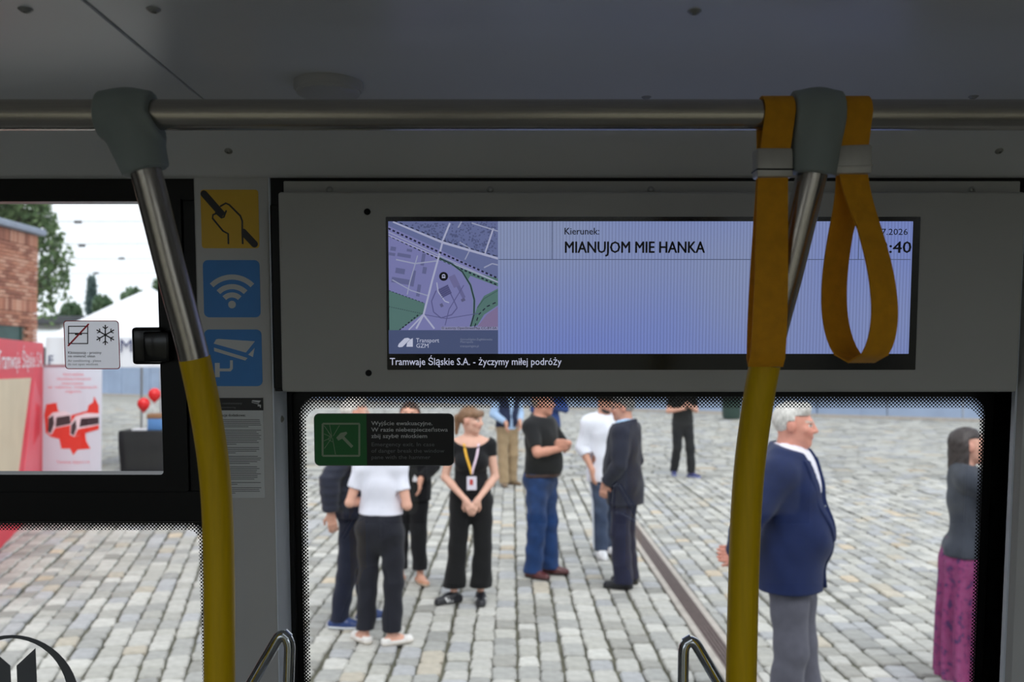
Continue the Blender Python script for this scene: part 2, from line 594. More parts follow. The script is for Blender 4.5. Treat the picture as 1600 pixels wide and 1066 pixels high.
def np_mesh(name, V, Q, m, smooth=True):
    me = bpy.data.meshes.new(name)
    nv, nq = len(V), len(Q)
    me.vertices.add(nv)
    me.vertices.foreach_set('co', np.asarray(V, dtype=np.float32).ravel())
    me.loops.add(nq * 4)
    me.loops.foreach_set('vertex_index', np.asarray(Q, dtype=np.int32).ravel())
    me.polygons.add(nq)
    me.polygons.foreach_set('loop_start', np.arange(0, nq * 4, 4, dtype=np.int32))
    me.polygons.foreach_set('use_smooth', np.full(nq, smooth))
    me.update(calc_edges=True)
    if m: me.materials.append(m)
    return me

def imp_obj(name, prims, h, m, parent, **kw):
    V, Q = implicit(prims, h, **kw)
    return link(name, np_mesh(name, V, Q, m), parent)
# ------------------------------------------------------------------ the tram's shell
class WT:
    """A thing fixed to the leaning wall; pieces are given in wall coordinates (u, y, v)."""
    def __init__(s, name, u=0.0, y=0.0, v=0.0):
        s.c = (u, y, v)
        s.e = empty(name, wpos(u, y, v), (LEAN, 0, 0))
    def add(s, name, vf, m, parent=None, smooth=False, auto=None):
        V = [(p[0] - s.c[0], p[1] - s.c[1], p[2] - s.c[2]) for p in vf[0]]
        return mk(name, V, vf[1], m, parent or s.e, smooth=smooth, auto=auto)
    def text(s, name, body, u, y, v, size, m, parent=None, **kw):
        return text(name, body, u - s.c[0], y - s.c[1], v - s.c[2], size, m, parent or s.e, **kw)

def pxrect(x0, y0, x1, y1, y=0.0):
    """(u0, v0, u1, v1) of an upright rectangle seen between two pixel corners."""
    ua, v1 = wuv(x0, y0, y); ub, v0 = wuv(x1, y1, y)
    um, vm = wuv(x0, (y0 + y1) / 2, y); un, _ = wuv(x1, (y0 + y1) / 2, y)
    return um, v0, un, v1

# one screw mesh for all
def screw_mesh():
    prof = [(0.0072, 0.0), (0.0072, 0.0006), (0.0066, 0.0012), (0.0056, 0.0014), (0.0052, 0.0022), (0.0042, 0.0032), (0.0026, 0.0036)]
    V, F = lathe(prof, 18)
    F = F[:-1]
    b = len(V); n = 18
    k = (len(prof) - 1) * n
    for i in range(n):
        a = 2 * math.pi * i / n; V.append((0.0022 * math.cos(a), 0.0022 * math.sin(a), 0.0014))
    for i in range(n):
        j = (i + 1) % n; F.append((k + i, k + j, b + j, b + i))
    F.append(tuple(b + i for i in range(n)))
    me = bpy.data.meshes.new('screw')
    me.from_pydata(V, [], F); me.materials.append(M['zinc'])
    me.polygons.foreach_set('use_smooth', [True] * len(me.polygons)); me.set_sharp_from_angle(angle=math.radians(40))
    return me
SCREW = screw_mesh()
def screw(parent, pos, nrm, s=1.0):
    q = Vector(nrm).to_track_quat('Z', 'Y').to_euler()
    return link('screw', SCREW, parent, pos, q, (s, s, s))

FLOORZ = 0.50
CEILZ = CAMZ + 0.40
YB = -0.78                                  # inner face of the opposite side wall
XE = 5.2                                    # half length of the compartment
VT = wuv(800, 277)[1]                       # top of the window band
V_FLOOR = (FLOORZ - WO.z) / math.cos(LEAN)
VWB = wuv(800, 1250, 0.03)[1]               # lower edge of the windows

# floor
fl = mk('floor', *box_vf(-XE, XE, YB, 1.86, FLOORZ - 0.05, FLOORZ), M['floor'])
props(fl, 'dark speckled tram floor', None, kind='structure')

# ceiling: separate panels with open joints in front of a dark backing
YC = 1.546
ce = empty('ceiling', (0, 0, CEILZ)); props(ce, 'light grey ceiling panels of the tram with a dark joint', kind='structure')
SEAM = onz(310, 150, CEILZ).x
seams = [-XE, SEAM - 2.4, SEAM - 1.2, SEAM, SEAM + 1.45, SEAM + 2.9, XE]
for a, b in zip(seams[:-1], seams[1:]):
    mk('panel', *box_vf(a + 0.002, b - 0.002, YB + 0.02, YC, 0.0, 0.012, 0.0012, 1), M['ceil'], ce)
mk('backing', *box_vf(-XE, XE, YB - 0.05, YC + 0.12, 0.02, 0.05), M['black'], ce)
for px, py in ((40, 14), (240, 14), (1085, 17), (1010, 151.5), (1521, 150.5)):
    p = onz(px, py, CEILZ)
    screw(ce, (p.x, p.y, 0.0), (0, 0, -1), 1.15 if py < 100 else 1.05)

# window-side wall: cove, pillars, lower panel
wf = WT('wall_front'); props(wf.e, 'grey window-side wall of the tram with cove and pillars', kind='structure')
cb = wpos(0, -0.004, VT)                    # lower edge of the cove
cove = []
prof = [(YC - 0.004, CEILZ + 0.002), (YC + 0.004, CEILZ - 0.006), (YC + 0.03, CEILZ - 0.024), (cb.y - 0.03, cb.z + 0.036), (cb.y - 0.006, cb.z + 0.004), (cb.y, cb.z), (cb.y + 0.11, cb.z), (cb.y + 0.11, CEILZ + 0.03), (YC, CEILZ + 0.03)]
n = len(prof)
cv = [(-XE, y, z) for y, z in prof] + [(XE, y, z) for y, z in prof]
cf = [tuple(range(n - 1, -1, -1)), tuple(range(n, 2 * n))] + [(i, (i + 1) % n, n + (i + 1) % n, n + i) for i in range(n)]
Minv = WR.transposed()
cvl = [tuple(Minv @ (Vector(p) - WO)) for p in cv]
wf.add('cove_panel', (cvl, cf), M['ceil'], smooth=True, auto=50)
cn = Vector((0, -(prof[2][1] - prof[3][1]), -(prof[3][0] - prof[2][0]))).normalized()
for px, py in ((357, 236), (1561, 236)):
    d = ray(px, py)
    A = Vector((0, prof[2][0], prof[2][1]))
    t = (A - Vector((0, 0, CAMZ))).dot(cn) / d.dot(cn)
    p = Vector((0, 0, CAMZ)) + d * t
    screw(wf.e, Minv @ (p - WO), Minv @ cn, 0.95)

def pillar(name, pts, m=None):
    """Vertical extrusion of a plan profile (u, y)."""
    n = len(pts)
    V = [(u, y, V_FLOOR) for u, y in pts] + [(u, y, VT + 0.004) for u, y in pts]
    F = [tuple(range(n - 1, -1, -1)), tuple(range(n, 2 * n))] + [(i, (i + 1) % n, n + (i + 1) % n, n + i) for i in range(n)]
    return wf.add(name, (V, F), m or M['panel'], smooth=True, auto=35)
uL0 = wuv(303, 330)[0]; uL1 = wuv(430, 700)[0]; uL2 = wuv(452, 700, 0.08)[0]
pillar('pillar_panel', [(uL0, 0.1), (uL0, 0.003), (uL0 + 0.003, 0.0), (uL1 - 0.006, 0.0), (uL1 - 0.003, 0.002), (uL1 - 0.003, 0.1)])
pillar('pillar_reveal_lit', [(uL1 - 0.003, 0.1), (uL1 - 0.003, 0.002), (uL1 - 0.001, 0.0015), (uL1 + 0.001, 0.005), (uL2, 0.074), (uL2 + 0.002, 0.082), (uL2 + 0.002, 0.1)], M['panel_lit'])  # edge of the pillar, split off to carry the painted daylight tone
uR0 = wuv(1559, 700, 0.08)[0]; uR1 = wuv(1591, 700, -0.006)[0]
pillar('pillar_panel', [(uR0 - 0.002, 0.1), (uR0 - 0.002, 0.082), (uR0, 0.074), (uR1 - 0.004, 0.004), (uR1 - 0.001, 0.003), (uR1 - 0.001, 0.1)], M['panel_lit'])  # right pillar's edge, same daylight painted into its colour
pillar('pillar_panel', [(uR1 - 0.001, 0.1), (uR1 - 0.001, -0.004), (uR1 + 0.003, -0.012), (uR1 + 0.02, -0.020), (uR1 + 0.16, -0.020), (uR1 + 0.17, 0.0), (uR1 + 0.17, 0.1)])
screw(wf.e, (uR0 + (uR1 - 0.004 - uR0) * 0.30 - 0.0005, 0.052, wuv(1569, 655, 0.052)[1]), (-0.98, -0.2, 0), 1.0)
screw(wf.e, (uL1 + (uL2 - uL1) * 0.5 + 0.0005, 0.038, wuv(440, 655, 0.038)[1]), (0.99, -0.1, 0), 0.9)
W1L = -2.02                                  # left end of window 1
pillar('pillar_panel', [(W1L - 0.16, 0.1), (W1L - 0.16, 0.0), (W1L, 0.0), (W1L, 0.1)])
for a, b in ((-XE, W1L - 0.16 - 1.35), (uR1 + 0.17, XE)):
    pillar('pillar_panel', [(a, 0.1), (a, 0.0), (b, 0.0), (b, 0.1)])
wf.add('lower_panel', box_vf(-XE, XE, 0.006, 0.09, V_FLOOR, VWB), M['panel'])
wf.add('outer_skin', box_vf(-XE, XE, 0.1, 0.12, V_FLOOR - 0.2, VWB - 0.02), M['panel'])

# ------------------------------------------------------------------ window 1 (left, with tilting upper light)
YG = 0.085
def frit_ring(wt, outer, inner, y, parent=None):
    n = len(outer)
    V = [(p[0], y, p[1]) for p in outer] + [(p[0], y, p[1]) for p in inner]
    F = [(i, (i + 1) % n, n + (i + 1) % n, n + i) for i in range(n)]
    o = wt.add('dotted_frit', (V, F), M['frit'], parent)
    set_col(o.data, np.repeat(np.array([[0.0] * 3] * n + [[1.0] * 3] * n), 1, axis=0))
    o['label'] = 'black dotted print round the glass edge'
    return o

w1 = WT('window_1', wuv(150, 560)[0], 0.03, wuv(150, 560)[1]); props(w1.e, 'left tram window with a tilting upper light in a black frame', kind='structure')
v_top = VT - 0.0; _, v_h0 = wuv(100, 315, 0.02); _, v_h1 = wuv(100, 742, 0.0); _, v_b1 = wuv(100, 818, 0.083)
u_st = wuv(250, 560, 0.0)[0]; u_pr = uL0 + 0.004; u_in = wuv(289, 560, 0.0)[0]
w1.add('top_rail', box_vf(W1L, u_pr, 0.012, 0.1, v_h0, VT + 0.006, 0.002, 1), M['black'])
w1.add('side_stile', box_vf(u_in, u_pr + 0.01, 0.006, 0.1, wuv(100, 812, 0.006)[1], v_h0 + 0.002, 0.002, 1), M['black'])
w1.add('side_stile', box_vf(W1L - 0.005, W1L + 0.06, 0.006, 0.1, wuv(100, 812, 0.006)[1], v_h0 + 0.002, 0.002, 1), M['black'])
w1.add('transom_bar', box_vf(W1L, u_pr + 0.01, 0.002, 0.083, wuv(100, 816.5, 0.002)[1], wuv(100, 768)[1], 0.003, 2), M['black'])
# tilting sash
so = rrect(W1L + 0.06, wuv(100, 768)[1], u_in, v_h0 + 0.004, 0.004, 4)
si = rrect(W1L + 0.10, v_h1, u_st, v_h0 - 0.001, 0.006, 4)
sash = w1.add('sash_frame', ringp(so, si, 0.0, 0.03), M['black'])
w1.add('pane', prism(rrect(W1L + 0.09, v_h1 - 0.01, u_st + 0.008, v_h0 + 0.003, 0.004, 2), 0.022, 0.027), M['glass'])
# latch
r = pxrect(205, 512, 252, 570, -0.02)
lat = w1.add('latch', box_vf(r[0], r[2], -0.02, 0.0, r[1], r[3], 0.006, 3), M['blackgloss'], smooth=True, auto=40)
r2 = pxrect(228, 514, 268, 569, -0.012)
w1.add('latch_body', box_vf(r2[0], r2[2], -0.026, 0.002, r2[1] + 0.004, r2[3] - 0.004, 0.004, 2), M['blackgloss'], lat, smooth=True, auto=40)
screw(w1.e, (wuv(268, 316, 0.012)[0] - w1.c[0], 0.005 - w1.c[1], wuv(268, 316, 0.012)[1] - w1.c[2]), (0, -1, 0), 0.6)
# fixed lower light
w1.add('pane', prism(rrect(W1L, VWB - 0.02, u_pr + 0.01, v_b1 + 0.004, 0.004, 2), YG, YG + 0.005), M['glass'])
uo = wuv(323, 930, YG)[0]; ui = wuv(313, 930, YG)[0]
frit_ring(w1, rrect(W1L + 0.02, VWB, uo, wuv(100, 817, YG)[1], 0.026, 6), rrect(W1L + 0.032, VWB + 0.015, ui, wuv(100, 829, YG)[1], 0.018, 6), YG - 0.001)
w1.add('black_border', ringp(rrect(W1L - 0.01, VWB - 0.02, uL0 + 0.03, v_b1 + 0.03, 0.002, 6), rrect(W1L + 0.02, VWB, uo, wuv(100, 817, YG)[1], 0.026, 6), YG - 0.002, YG - 0.0005), M['black'])

# ------------------------------------------------------------------ window 2 (middle)
_w2v = wuv(800, 700, 0.03)[1]
w2 = WT('window_2', wuv(1000, 860, 0.03)[0], 0.03, wuv(1000, 860, 0.03)[1]); props(w2.e, 'large fixed tram window with black printed border beside the pillar', kind='structure')
g0 = wuv(472, 850, YG)[0]; g1 = wuv(1530, 850, YG)[0]; gt = wuv(1000, 619, YG)[1]
h0 = wuv(482, 850, YG)[0]; h1 = wuv(1522, 850, YG)[0]; ht = wuv(1000, 638, YG)[1]
w2.add('pane', prism(rrect(uL2 - 0.02, VWB - 0.02, uR0 + 0.02, VT, 0.004, 2), YG, YG + 0.005), M['glass'])
w2.add('black_border', ringp(rrect(uL2 - 0.02, VWB - 0.02, uR0 + 0.02, gt + 0.03, 0.002, 6), rrect(g0, VWB, g1, gt, 0.034, 6), YG - 0.002, YG - 0.0005), M['black'])
frit_ring(w2, rrect(g0, VWB, g1, gt, 0.034, 6), rrect(h0, VWB + 0.012, h1, ht, 0.026, 6), YG - 0.001)
w2.add('rubber_seal', ringp(rrect(uL2 - 0.004, VWB - 0.01, uR0 + 0.004, gt + 0.02, 0.004, 4), rrect(uL2 + 0.008, VWB, uR0 - 0.008, gt + 0.008, 0.006, 4), 0.070, YG - 0.001), M['rubber'])
# black panel behind the display
w2.add('head_panel', box_vf(uL2 - 0.05, uR0 + 0.06, 0.004, YG - 0.003, gt + 0.02, VT + 0.004), M['black'])

# other windows of the compartment
def plain_window(name, label, u0, u1):
    w = WT(name, (u0 + u1) / 2, 0.03, (VT + VWB) / 2); props(w.e, label, kind='structure')
    w.add('frame', ringp(rrect(u0, VWB - 0.01, u1, VT + 0.005, 0.002, 6), rrect(u0 + 0.05, VWB + 0.04, u1 - 0.05, VT - 0.05, 0.04, 6), 0.01, 0.1), M['black'])
    w.add('pane', prism(rrect(u0 + 0.03, VWB + 0.02, u1 - 0.03, VT - 0.03, 0.01, 2), YG, YG + 0.005), M['glass'])
plain_window('window_3', 'black framed tram window further left along the wall', W1L - 0.16 - 1.35, W1L - 0.16)

# opposite side wall with its windows, end walls
wb = empty('wall_back', (0, YB, 0)); props(wb, 'opposite side wall of the tram with windows', kind='structure')
BZ0, BZ1 = 0.80, 2.38  # openings out of view, made taller to let more daylight into the interior
mk('lower_panel', *box_vf(-XE, XE, -0.05, 0.0, FLOORZ - 0.05, BZ0), M['panel'], wb)
mk('upper_panel', *box_vf(-XE, XE, -0.05, 0.0, BZ1, CEILZ + 0.03), M['panel'], wb)
bw = [(-4.8, -3.4), (-3.3, -1.9), (-1.8, -0.4), (0.0, 1.4), (1.6, 3.0), (3.2, 4.6)]
xs = [-XE] + [q for w_ in bw for q in w_] + [XE]
for a, b in zip(xs[0::2], xs[1::2]):
    mk('pillar_panel', *box_vf(a, b, -0.05, 0.0, BZ0, BZ1), M['panel'], wb)
for i, (a, b) in enumerate(bw):
    we = empty('window_%d' % (4 + i), ((a + b) / 2, YB - 0.03, (BZ0 + BZ1) / 2)); props(we, 'unseen black framed window in the opposite tram wall, enlarged for daylight', kind='structure', group='windows of the opposite wall')
    w2_, h2_ = (b - a) / 2, (BZ1 - BZ0) / 2
    mk('frame', *ringp(rrect(-w2_, -h2_, w2_, h2_, 0.002, 4), rrect(-w2_ + 0.04, -h2_ + 0.04, w2_ - 0.04, h2_ - 0.04, 0.04, 4), -0.01, 0.02), M['black'], we)
    mk('pane', *prism(rrect(-w2_ + 0.02, -h2_ + 0.02, w2_ - 0.02, h2_ - 0.02, 0.01, 2), 0.0, 0.005), M['glass'], we)
for nm, x in (('wall_left', -XE), ('wall_right', XE)):
    o = mk(nm, *box_vf(x - 0.03, x + 0.03, YB - 0.05, 1.95, FLOORZ - 0.05, CEILZ + 0.05), M['panel'])
    props(o, 'end wall of the tram compartment on the ' + nm[5:], kind='structure')

# ------------------------------------------------------------------ passenger information display
YD = -0.05
r = pxrect(437, 300, 1597, 613, YD)
cx, cz = (r[0] + r[2]) / 2, (r[1] + r[3]) / 2
D = WT('information_display', cx, YD, cz)
props(D.e, 'wide grey passenger information display mounted above the middle window', 'display')
hs = D.add('housing', box_vf(r[0], r[2], YD, -0.008, r[1], r[3], 0.005, 3), M['housing'], smooth=True, auto=40)
q = pxrect(443, 283, 1594, 320, -0.012)
mp_ = D.add('mounting_plate', box_vf(q[0], q[2], -0.012, 0.002, q[1], q[3], 0.0015, 1), M['housing'])
for px in (515, 766, 1017, 1268, 1518):
    u, v = wuv(px, 297, -0.012); screw(D.e, (u - D.c[0], -0.012 - D.c[1], v - D.c[2]), (0, -1, 0), 0.9)
q = pxrect(427, 320, 445, 607, -0.02)
D.add('gap_shade', box_vf(q[0], q[2], -0.03, 0.0, q[1], q[3], 0.002, 1), M['black'])  # black strip that stands in for the shade in the gap beside the housing
# cap holes
for px, py in ((574, 331), (576, 583)):
    u, v = wuv(px, py, YD)
    V, F = lathe([(0.0055, 0.0), (0.0055, 0.0012), (0.0044, 0.0015), (0.0034, 0.0006)], 18)
    V = [(p[0] + u, YD - p[2], p[1] + v) for p in V]
    D.add('cap', (V, [tuple(reversed(f)) for f in F]), M['rubber'])
# bezel and screen
bz = pxrect(604, 339, 1434, 578, YD)
YS = YD - 0.0012
D.add('bezel', prism(rrect(bz[0], bz[1], bz[2], bz[3], 0.001, 1), YS, YD + 0.001), M['blackgloss'])

def emis_screen():
    m = bpy.data.materials.new('lit_screen')
    m.use_nodes = True
    t = m.node_tree
    b = t.nodes['Principled BSDF']
    b.inputs['Base Color'].default_value = (0.02, 0.02, 0.025, 1); b.inputs['Roughness'].default_value = 0.35
    c = t.nodes.new('ShaderNodeTexCoord')
    n = t.nodes.new('ShaderNodeTexNoise'); n.inputs['Scale'].default_value = 2.6; n.inputs['Detail'].default_value = 1.0
    t.links.new(c.outputs['Object'], n.inputs['Vector'])
    rp = t.nodes.new('ShaderNodeValToRGB')
    rp.color_ramp.elements[0].position = 0.36; rp.color_ramp.elements[0].color = (*srgb(120, 131, 164), 1)
    rp.color_ramp.elements[1].position = 0.64; rp.color_ramp.elements[1].color = (*srgb(102, 117, 176), 1)
    t.links.new(n.outputs['Fac'], rp.inputs['Fac'])
    # pixel columns of the panel
    w = t.nodes.new('ShaderNodeTexWave'); w.bands_direction = 'X'; w.inputs['Scale'].default_value = 57.0
    w.inputs['Distortion'].default_value = 0.6; w.inputs['Detail Scale'].default_value = 0.4
    t.links.new(c.outputs['Object'], w.inputs['Vector'])
    mr = t.nodes.new('ShaderNodeMapRange'); mr.inputs['To Min'].default_value = 0.84; mr.inputs['To Max'].default_value = 1.10
    t.links.new(w.outputs['Fac'], mr.inputs['Value'])
    vm = t.nodes.new('ShaderNodeVectorMath'); vm.operation = 'SCALE'
    t.links.new(rp.outputs['Color'], vm.inputs[0]); t.links.new(mr.outputs['Result'], vm.inputs['Scale'])
    t.links.new(vm.outputs['Vector'], b.inputs['Emission Color'])
    b.inputs['Emission Strength'].default_value = 1.0
    return m
M['screen'] = emis_screen()
M['map'] = attr_mat('lit_map_image', 0.4, emit=0.62)
M['scr_text'] = mat('screen_black', (0.004, 0.004, 0.006), 0.4, var=0.0)
M['scr_line'] = mat('screen_line', srgb(80, 88, 118), 0.5, var=0.0, emit=srgb(88, 98, 130), estr=0.6)
M['scr_white'] = mat('screen_lit_white', srgb(120, 120, 130), 0.5, var=0.0, emit=srgb(188, 192, 214), estr=0.8)
M['scr_dim'] = mat('screen_lit_grey', srgb(80, 80, 90), 0.5, var=0.0, emit=srgb(120, 128, 150), estr=0.8)

sc = pxrect(778, 346, 1423, 553, YS)
scr = D.add('screen', prism(rrect(sc[0], sc[1], sc[2], sc[3], 0.0005, 1), YS - 0.0006, YS), M['screen'])
YP = YS - 0.0010
def dl(x0, y0, x1, y1, m, name='screen_line', parent=None, y=YP):
    a = pxrect(x0, y0, x1, y1, y)
    return D.add(name, prism(rrect(a[0], a[1], a[2], a[3], 0.00005, 1), y, y + 0.0003), m, parent or scr)
dl(779, 405, 1423, 406.2, M['scr_line'])
dl(862, 346, 863.2, 405, M['scr_line'])
dl(1341.5, 346, 1342.7, 405, M['scr_line'])
def dt(body, x, ybase, x1, h, m, bold=0.0, name='screen_text', parent=None):
    u, v = wuv(x, ybase, YP); u1, _ = wuv(x1, ybase, YP); _, v1 = wuv(x, ybase - h, YP)
    return D.text(name, body, u, YP, v, (v1 - v) / 0.69, m, parent or scr, bold=bold, width=u1 - u)
dt('Kierunek:', 881, 366.5, 935, 10.5, M['scr_text'], 0.0002)
dt('MIANUJOM MIE HANKA', 881, 395, 1099, 17.5, M['scr_text'], 0.0007)
dt('18.07.2026', 1350, 367, 1415, 9.5, M['scr_text'], 0.0001)
dt('12:40', 1358, 395, 1417, 17.5, M['scr_text'], 0.0006)
dt('Tramwaje Śląskie S.A. - życzymy miłej podróży', 609, 570.5, 877, 11, M['scr_white'], 0.0001, parent=D.e.children[-1] if False else None)

# map picture
def map_picture():
    m0 = pxrect(607.5, 346, 778, 516, YS)
    W_, H_ = m0[2] - m0[0], m0[3] - m0[1]
    V, F, C = [], [], []
    lay = [0]
    def poly(pts, col):
        lay[0] += 1
        y = YS - 0.0005 - lay[0] * 4e-7
        n = len(V)
        for a, b in pts:
            V.append((m0[0] + min(1, max(0, a)) * W_, y, m0[1] + min(1, max(0, b)) * H_)); C.append(col)
        F.append(tuple(range(n, n + len(pts))))
    def line(pts, w, col, dash=0):
        for i in range(len(pts) - 1):
            (x0, y0), (x1, y1) = pts[i], pts[i + 1]
            L = math.hypot(x1 - x0, y1 - y0)
            if L < 1e-6: continue
            nx, ny = -(y1 - y0) / L * w / 2, (x1 - x0) / L * w / 2
            segs = [(0, 1)]
            if dash:
                k = max(1, int(L / dash)); segs = [(j / k, (j + 0.55) / k) for j in range(k)]
            for s, e in segs:
                ax, ay, bx, by = x0 + (x1 - x0) * s, y0 + (y1 - y0) * s, x0 + (x1 - x0) * e, y0 + (y1 - y0) * e
                poly([(ax + nx, ay + ny), (ax - nx, ay - ny), (bx - nx, by - ny), (bx + nx, by + ny)], col)
    def mp(x, y): return ((x - 35) / 808.0, 1 - (y - 48) / 808.0)      # zoomed-view pixels of the map
    base, grn, bld = srgb(134, 136, 192), srgb(92, 128, 124), srgb(108, 112, 158)
    road, dark, whi = srgb(168, 174, 206), srgb(28, 32, 56), srgb(186, 190, 222)
    poly([(0, 0), (1, 0), (1, 1), (0, 1)], base)
    poly([mp(35, 48), mp(845, 48), mp(845, 470), mp(400, 250), mp(35, 80)], srgb(112, 122, 170))
    poly([mp(35, 560), mp(300, 655), mp(290, 730), mp(110, 856), mp(35, 856)][::-1], grn)
    poly([mp(690, 680), mp(740, 600), mp(845, 545), mp(845, 670), mp(740, 740), mp(690, 820), mp(640, 830)][::-1], grn)
    poly([mp(410, 310), mp(590, 400), mp(845, 470), mp(845, 530), mp(640, 450), mp(620, 480), mp(560, 410)][::-1], grn)
    poly([mp(845, 680), mp(760, 740), mp(690, 830), mp(845, 850)][::-1], srgb(140, 124, 166))
    rnd = random.Random(3)
    for i in range(620):                                    # small houses of the upper quarter
        x, y = rnd.uniform(200, 835), rnd.uniform(55, 420)
        if y > 120 + (x - 200) * 0.36 - 10: continue
        s = rnd.uniform(6, 13); a = 0.42
        ca, sa = math.cos(a), math.sin(a)
        w_, h_ = s, s * rnd.uniform(0.6, 1.4)
        poly([mp(x + ca * dx - sa * dy, y + sa * dx + ca * dy) for dx, dy in ((-w_ / 2, h_ / 2), (w_ / 2, h_ / 2), (w_ / 2, -h_ / 2), (-w_ / 2, -h_ / 2))], srgb(88, 96, 138))
    for x, y, w_, h_ in ((60, 290, 50, 22), (150, 300, 100, 26), (120, 415, 70, 40), (130, 490, 150, 40), (215, 470, 26, 120), (290, 330, 26, 90), (255, 560, 26, 90), (300, 410, 30, 50), (190, 262, 40, 20), (70, 250, 40, 30)):
        ca, sa = math.cos(0.17), math.sin(0.17)
        poly([mp(x + ca * dx - sa * dy, y + sa * dx + ca * dy) for dx, dy in ((-w_ / 2, h_ / 2), (w_ / 2, h_ / 2), (w_ / 2, -h_ / 2), (-w_ / 2, -h_ / 2))], bld)
    for x, y, w_, h_, c in ((450, 565, 80, 70, srgb(96, 96, 146)), (520, 490, 50, 90, srgb(120, 118, 168)), (585, 630, 30, 22, srgb(100, 100, 140)), (425, 670, 22, 26, srgb(100, 100, 140)), (570, 570, 26, 100, srgb(112, 112, 162))):
        ca, sa = math.cos(-0.45), math.sin(-0.45)
        poly([mp(x + ca * dx - sa * dy, y + sa * dx + ca * dy) for dx, dy in ((-w_ / 2, h_ / 2), (w_ / 2, h_ / 2), (w_ / 2, -h_ / 2), (-w_ / 2, -h_ / 2))], c)
    L = lambda *p: [mp(*a) for a in p]
    line(L((90, 330), (230, 360), (390, 340)), .012, road); line(L((250, 300), (190, 500), (170, 590)), .01, road)
    line(L((60, 480), (200, 560), (330, 600)), .010, road); line(L((490, 60), (440, 180), (400, 330), (355, 490), (330, 590), (290, 740), (235, 845)), .017, whi)
    line(L((810, 100), (745, 290)), .015, whi); line(L((550, 95), (575, 50)), .012, road); line(L((650, 60), (845, 120)), .012, road)
    line(L((740, 390), (800, 360), (845, 370)), .012, road); line(L((600, 330), (640, 250), (560, 200)), .010, road)
    line(L((180, 856), (290, 740), (370, 845)), .016, whi); line(L((110, 856), (260, 735)), .012, dark, 0.03)
    line(L((390, 500), (400, 570), (450, 640), (480, 650)), .010, whi)
    line(L((70, 48), (440, 205), (845, 322)), .022, whi); line(L((80, 42), (440, 190), (845, 308)), .008, dark, 0.05)
    for dy, wd in ((0, .016), (26, .010), (52, .014)):
        line(L((35, 100 + dy), (410, 275 + dy), (845, 470 + dy)), wd, road if dy == 26 else dark, 0 if dy == 26 else 0.04)
    line(L((35, 150), (410, 318), (845, 500)), .008, whi)
    loop = [(410, 320), (500, 360), (580, 420), (640, 520), (668, 630), (665, 740), (640, 830)]
    line(L(*loop), .020, grn); line(L(*loop), .009, dark)
    line(L((670, 830), (700, 740), (760, 680), (845, 640)), .010, dark, 0.04)
    line(L((690, 690), (740, 620), (845, 560)), .008, srgb(70, 100, 100))
    ring = [(385, 560), (350, 640), (365, 720), (420, 765), (500, 740), (540, 690), (510, 620), (480, 560)]
    line(L(*ring), .010, srgb(98, 98, 150)); line(L((590, 520), (480, 700), (450, 820)), .008, srgb(98, 98, 150))
    line(L((300, 740), (460, 770), (700, 730)), .006, srgb(90, 92, 140)); line(L((35, 680), (290, 735)), .005, dark, 0.02); line(L((35, 560), (300, 655)), .006, dark, 0.03)
    for k in range(5): line(L((405 + k * 5, 560 + k * 14), (475 + k * 5, 520 + k * 14)), .005, srgb(70, 72, 120))
    poly([mp(420, 856), mp(845, 856), mp(845, 830), mp(420, 830)], srgb(150, 152, 190))
    # position marker
    ccx, ccy = mp(441, 455); pr = 0.041
    poly([(ccx + pr * math.cos(2 * math.pi * i / 24), ccy + pr * math.sin(2 * math.pi * i / 24)) for i in range(24)], (0.002, 0.002, 0.004))
    b = 0.016
    poly([(ccx - b, ccy - b), (ccx + b, ccy - b), (ccx + b, ccy + b * .7), (ccx + b * .5, ccy + b * 1.3), (ccx - b * .5, ccy + b * 1.3), (ccx - b, ccy + b * .7)], whi)
    poly([(ccx - b * .6, ccy - b * .1), (ccx + b * .6, ccy - b * .1), (ccx + b * .6, ccy + b * .6), (ccx - b * .6, ccy + b * .6)], (0.01, 0.01, 0.02))
    o = D.add('map_image', (V, F), M['map'], scr)
    set_col(o.data, np.array(C)); o['label'] = 'street map picture on the screen'
    o['kind'] = 'stuff'
    return o
map_picture()
M['scr_navy'] = mat('screen_navy', (0.01, 0.01, 0.02), 0.4, var=0.0, emit=srgb(62, 72, 104), estr=1.0)
dl(607.5, 516, 778, 553, M['scr_navy'], 'operator_banner', y=YS - 0.0005)
dt('© autorzy OpenStreetMap CC-BY-SA', 690, 514.4, 776, 3.6, M['scr_text'])
dt('Transport', 650, 535.2, 686, 6.6, M['scr_white'])
dt('GZM', 650, 543.5, 669, 6.4, M['scr_white'])
dt('Górnośląsko-Zagłębiowska', 719, 532, 769, 3.2, M['scr_dim']); dt('Metropolia', 719, 535.8, 739, 3.0, M['scr_dim']); dt('transportgzm.pl', 719, 542.6, 748, 3.4, M['scr_dim'])
def logo_part(pts):
    P = [wuv(x, y, YP) for x, y in pts]
    D.add('operator_logo', prism(P, YP, YP + 0.0003), M['scr_white'], scr)
logo_part([(621.5, 541.5), (624, 542.8), (629, 542.2), (641, 530), (637.5, 528), (632, 528.8), (623, 537.5)])
logo_part([(635, 542), (645, 542), (645, 528.5), (641, 530.5), (636, 536)])

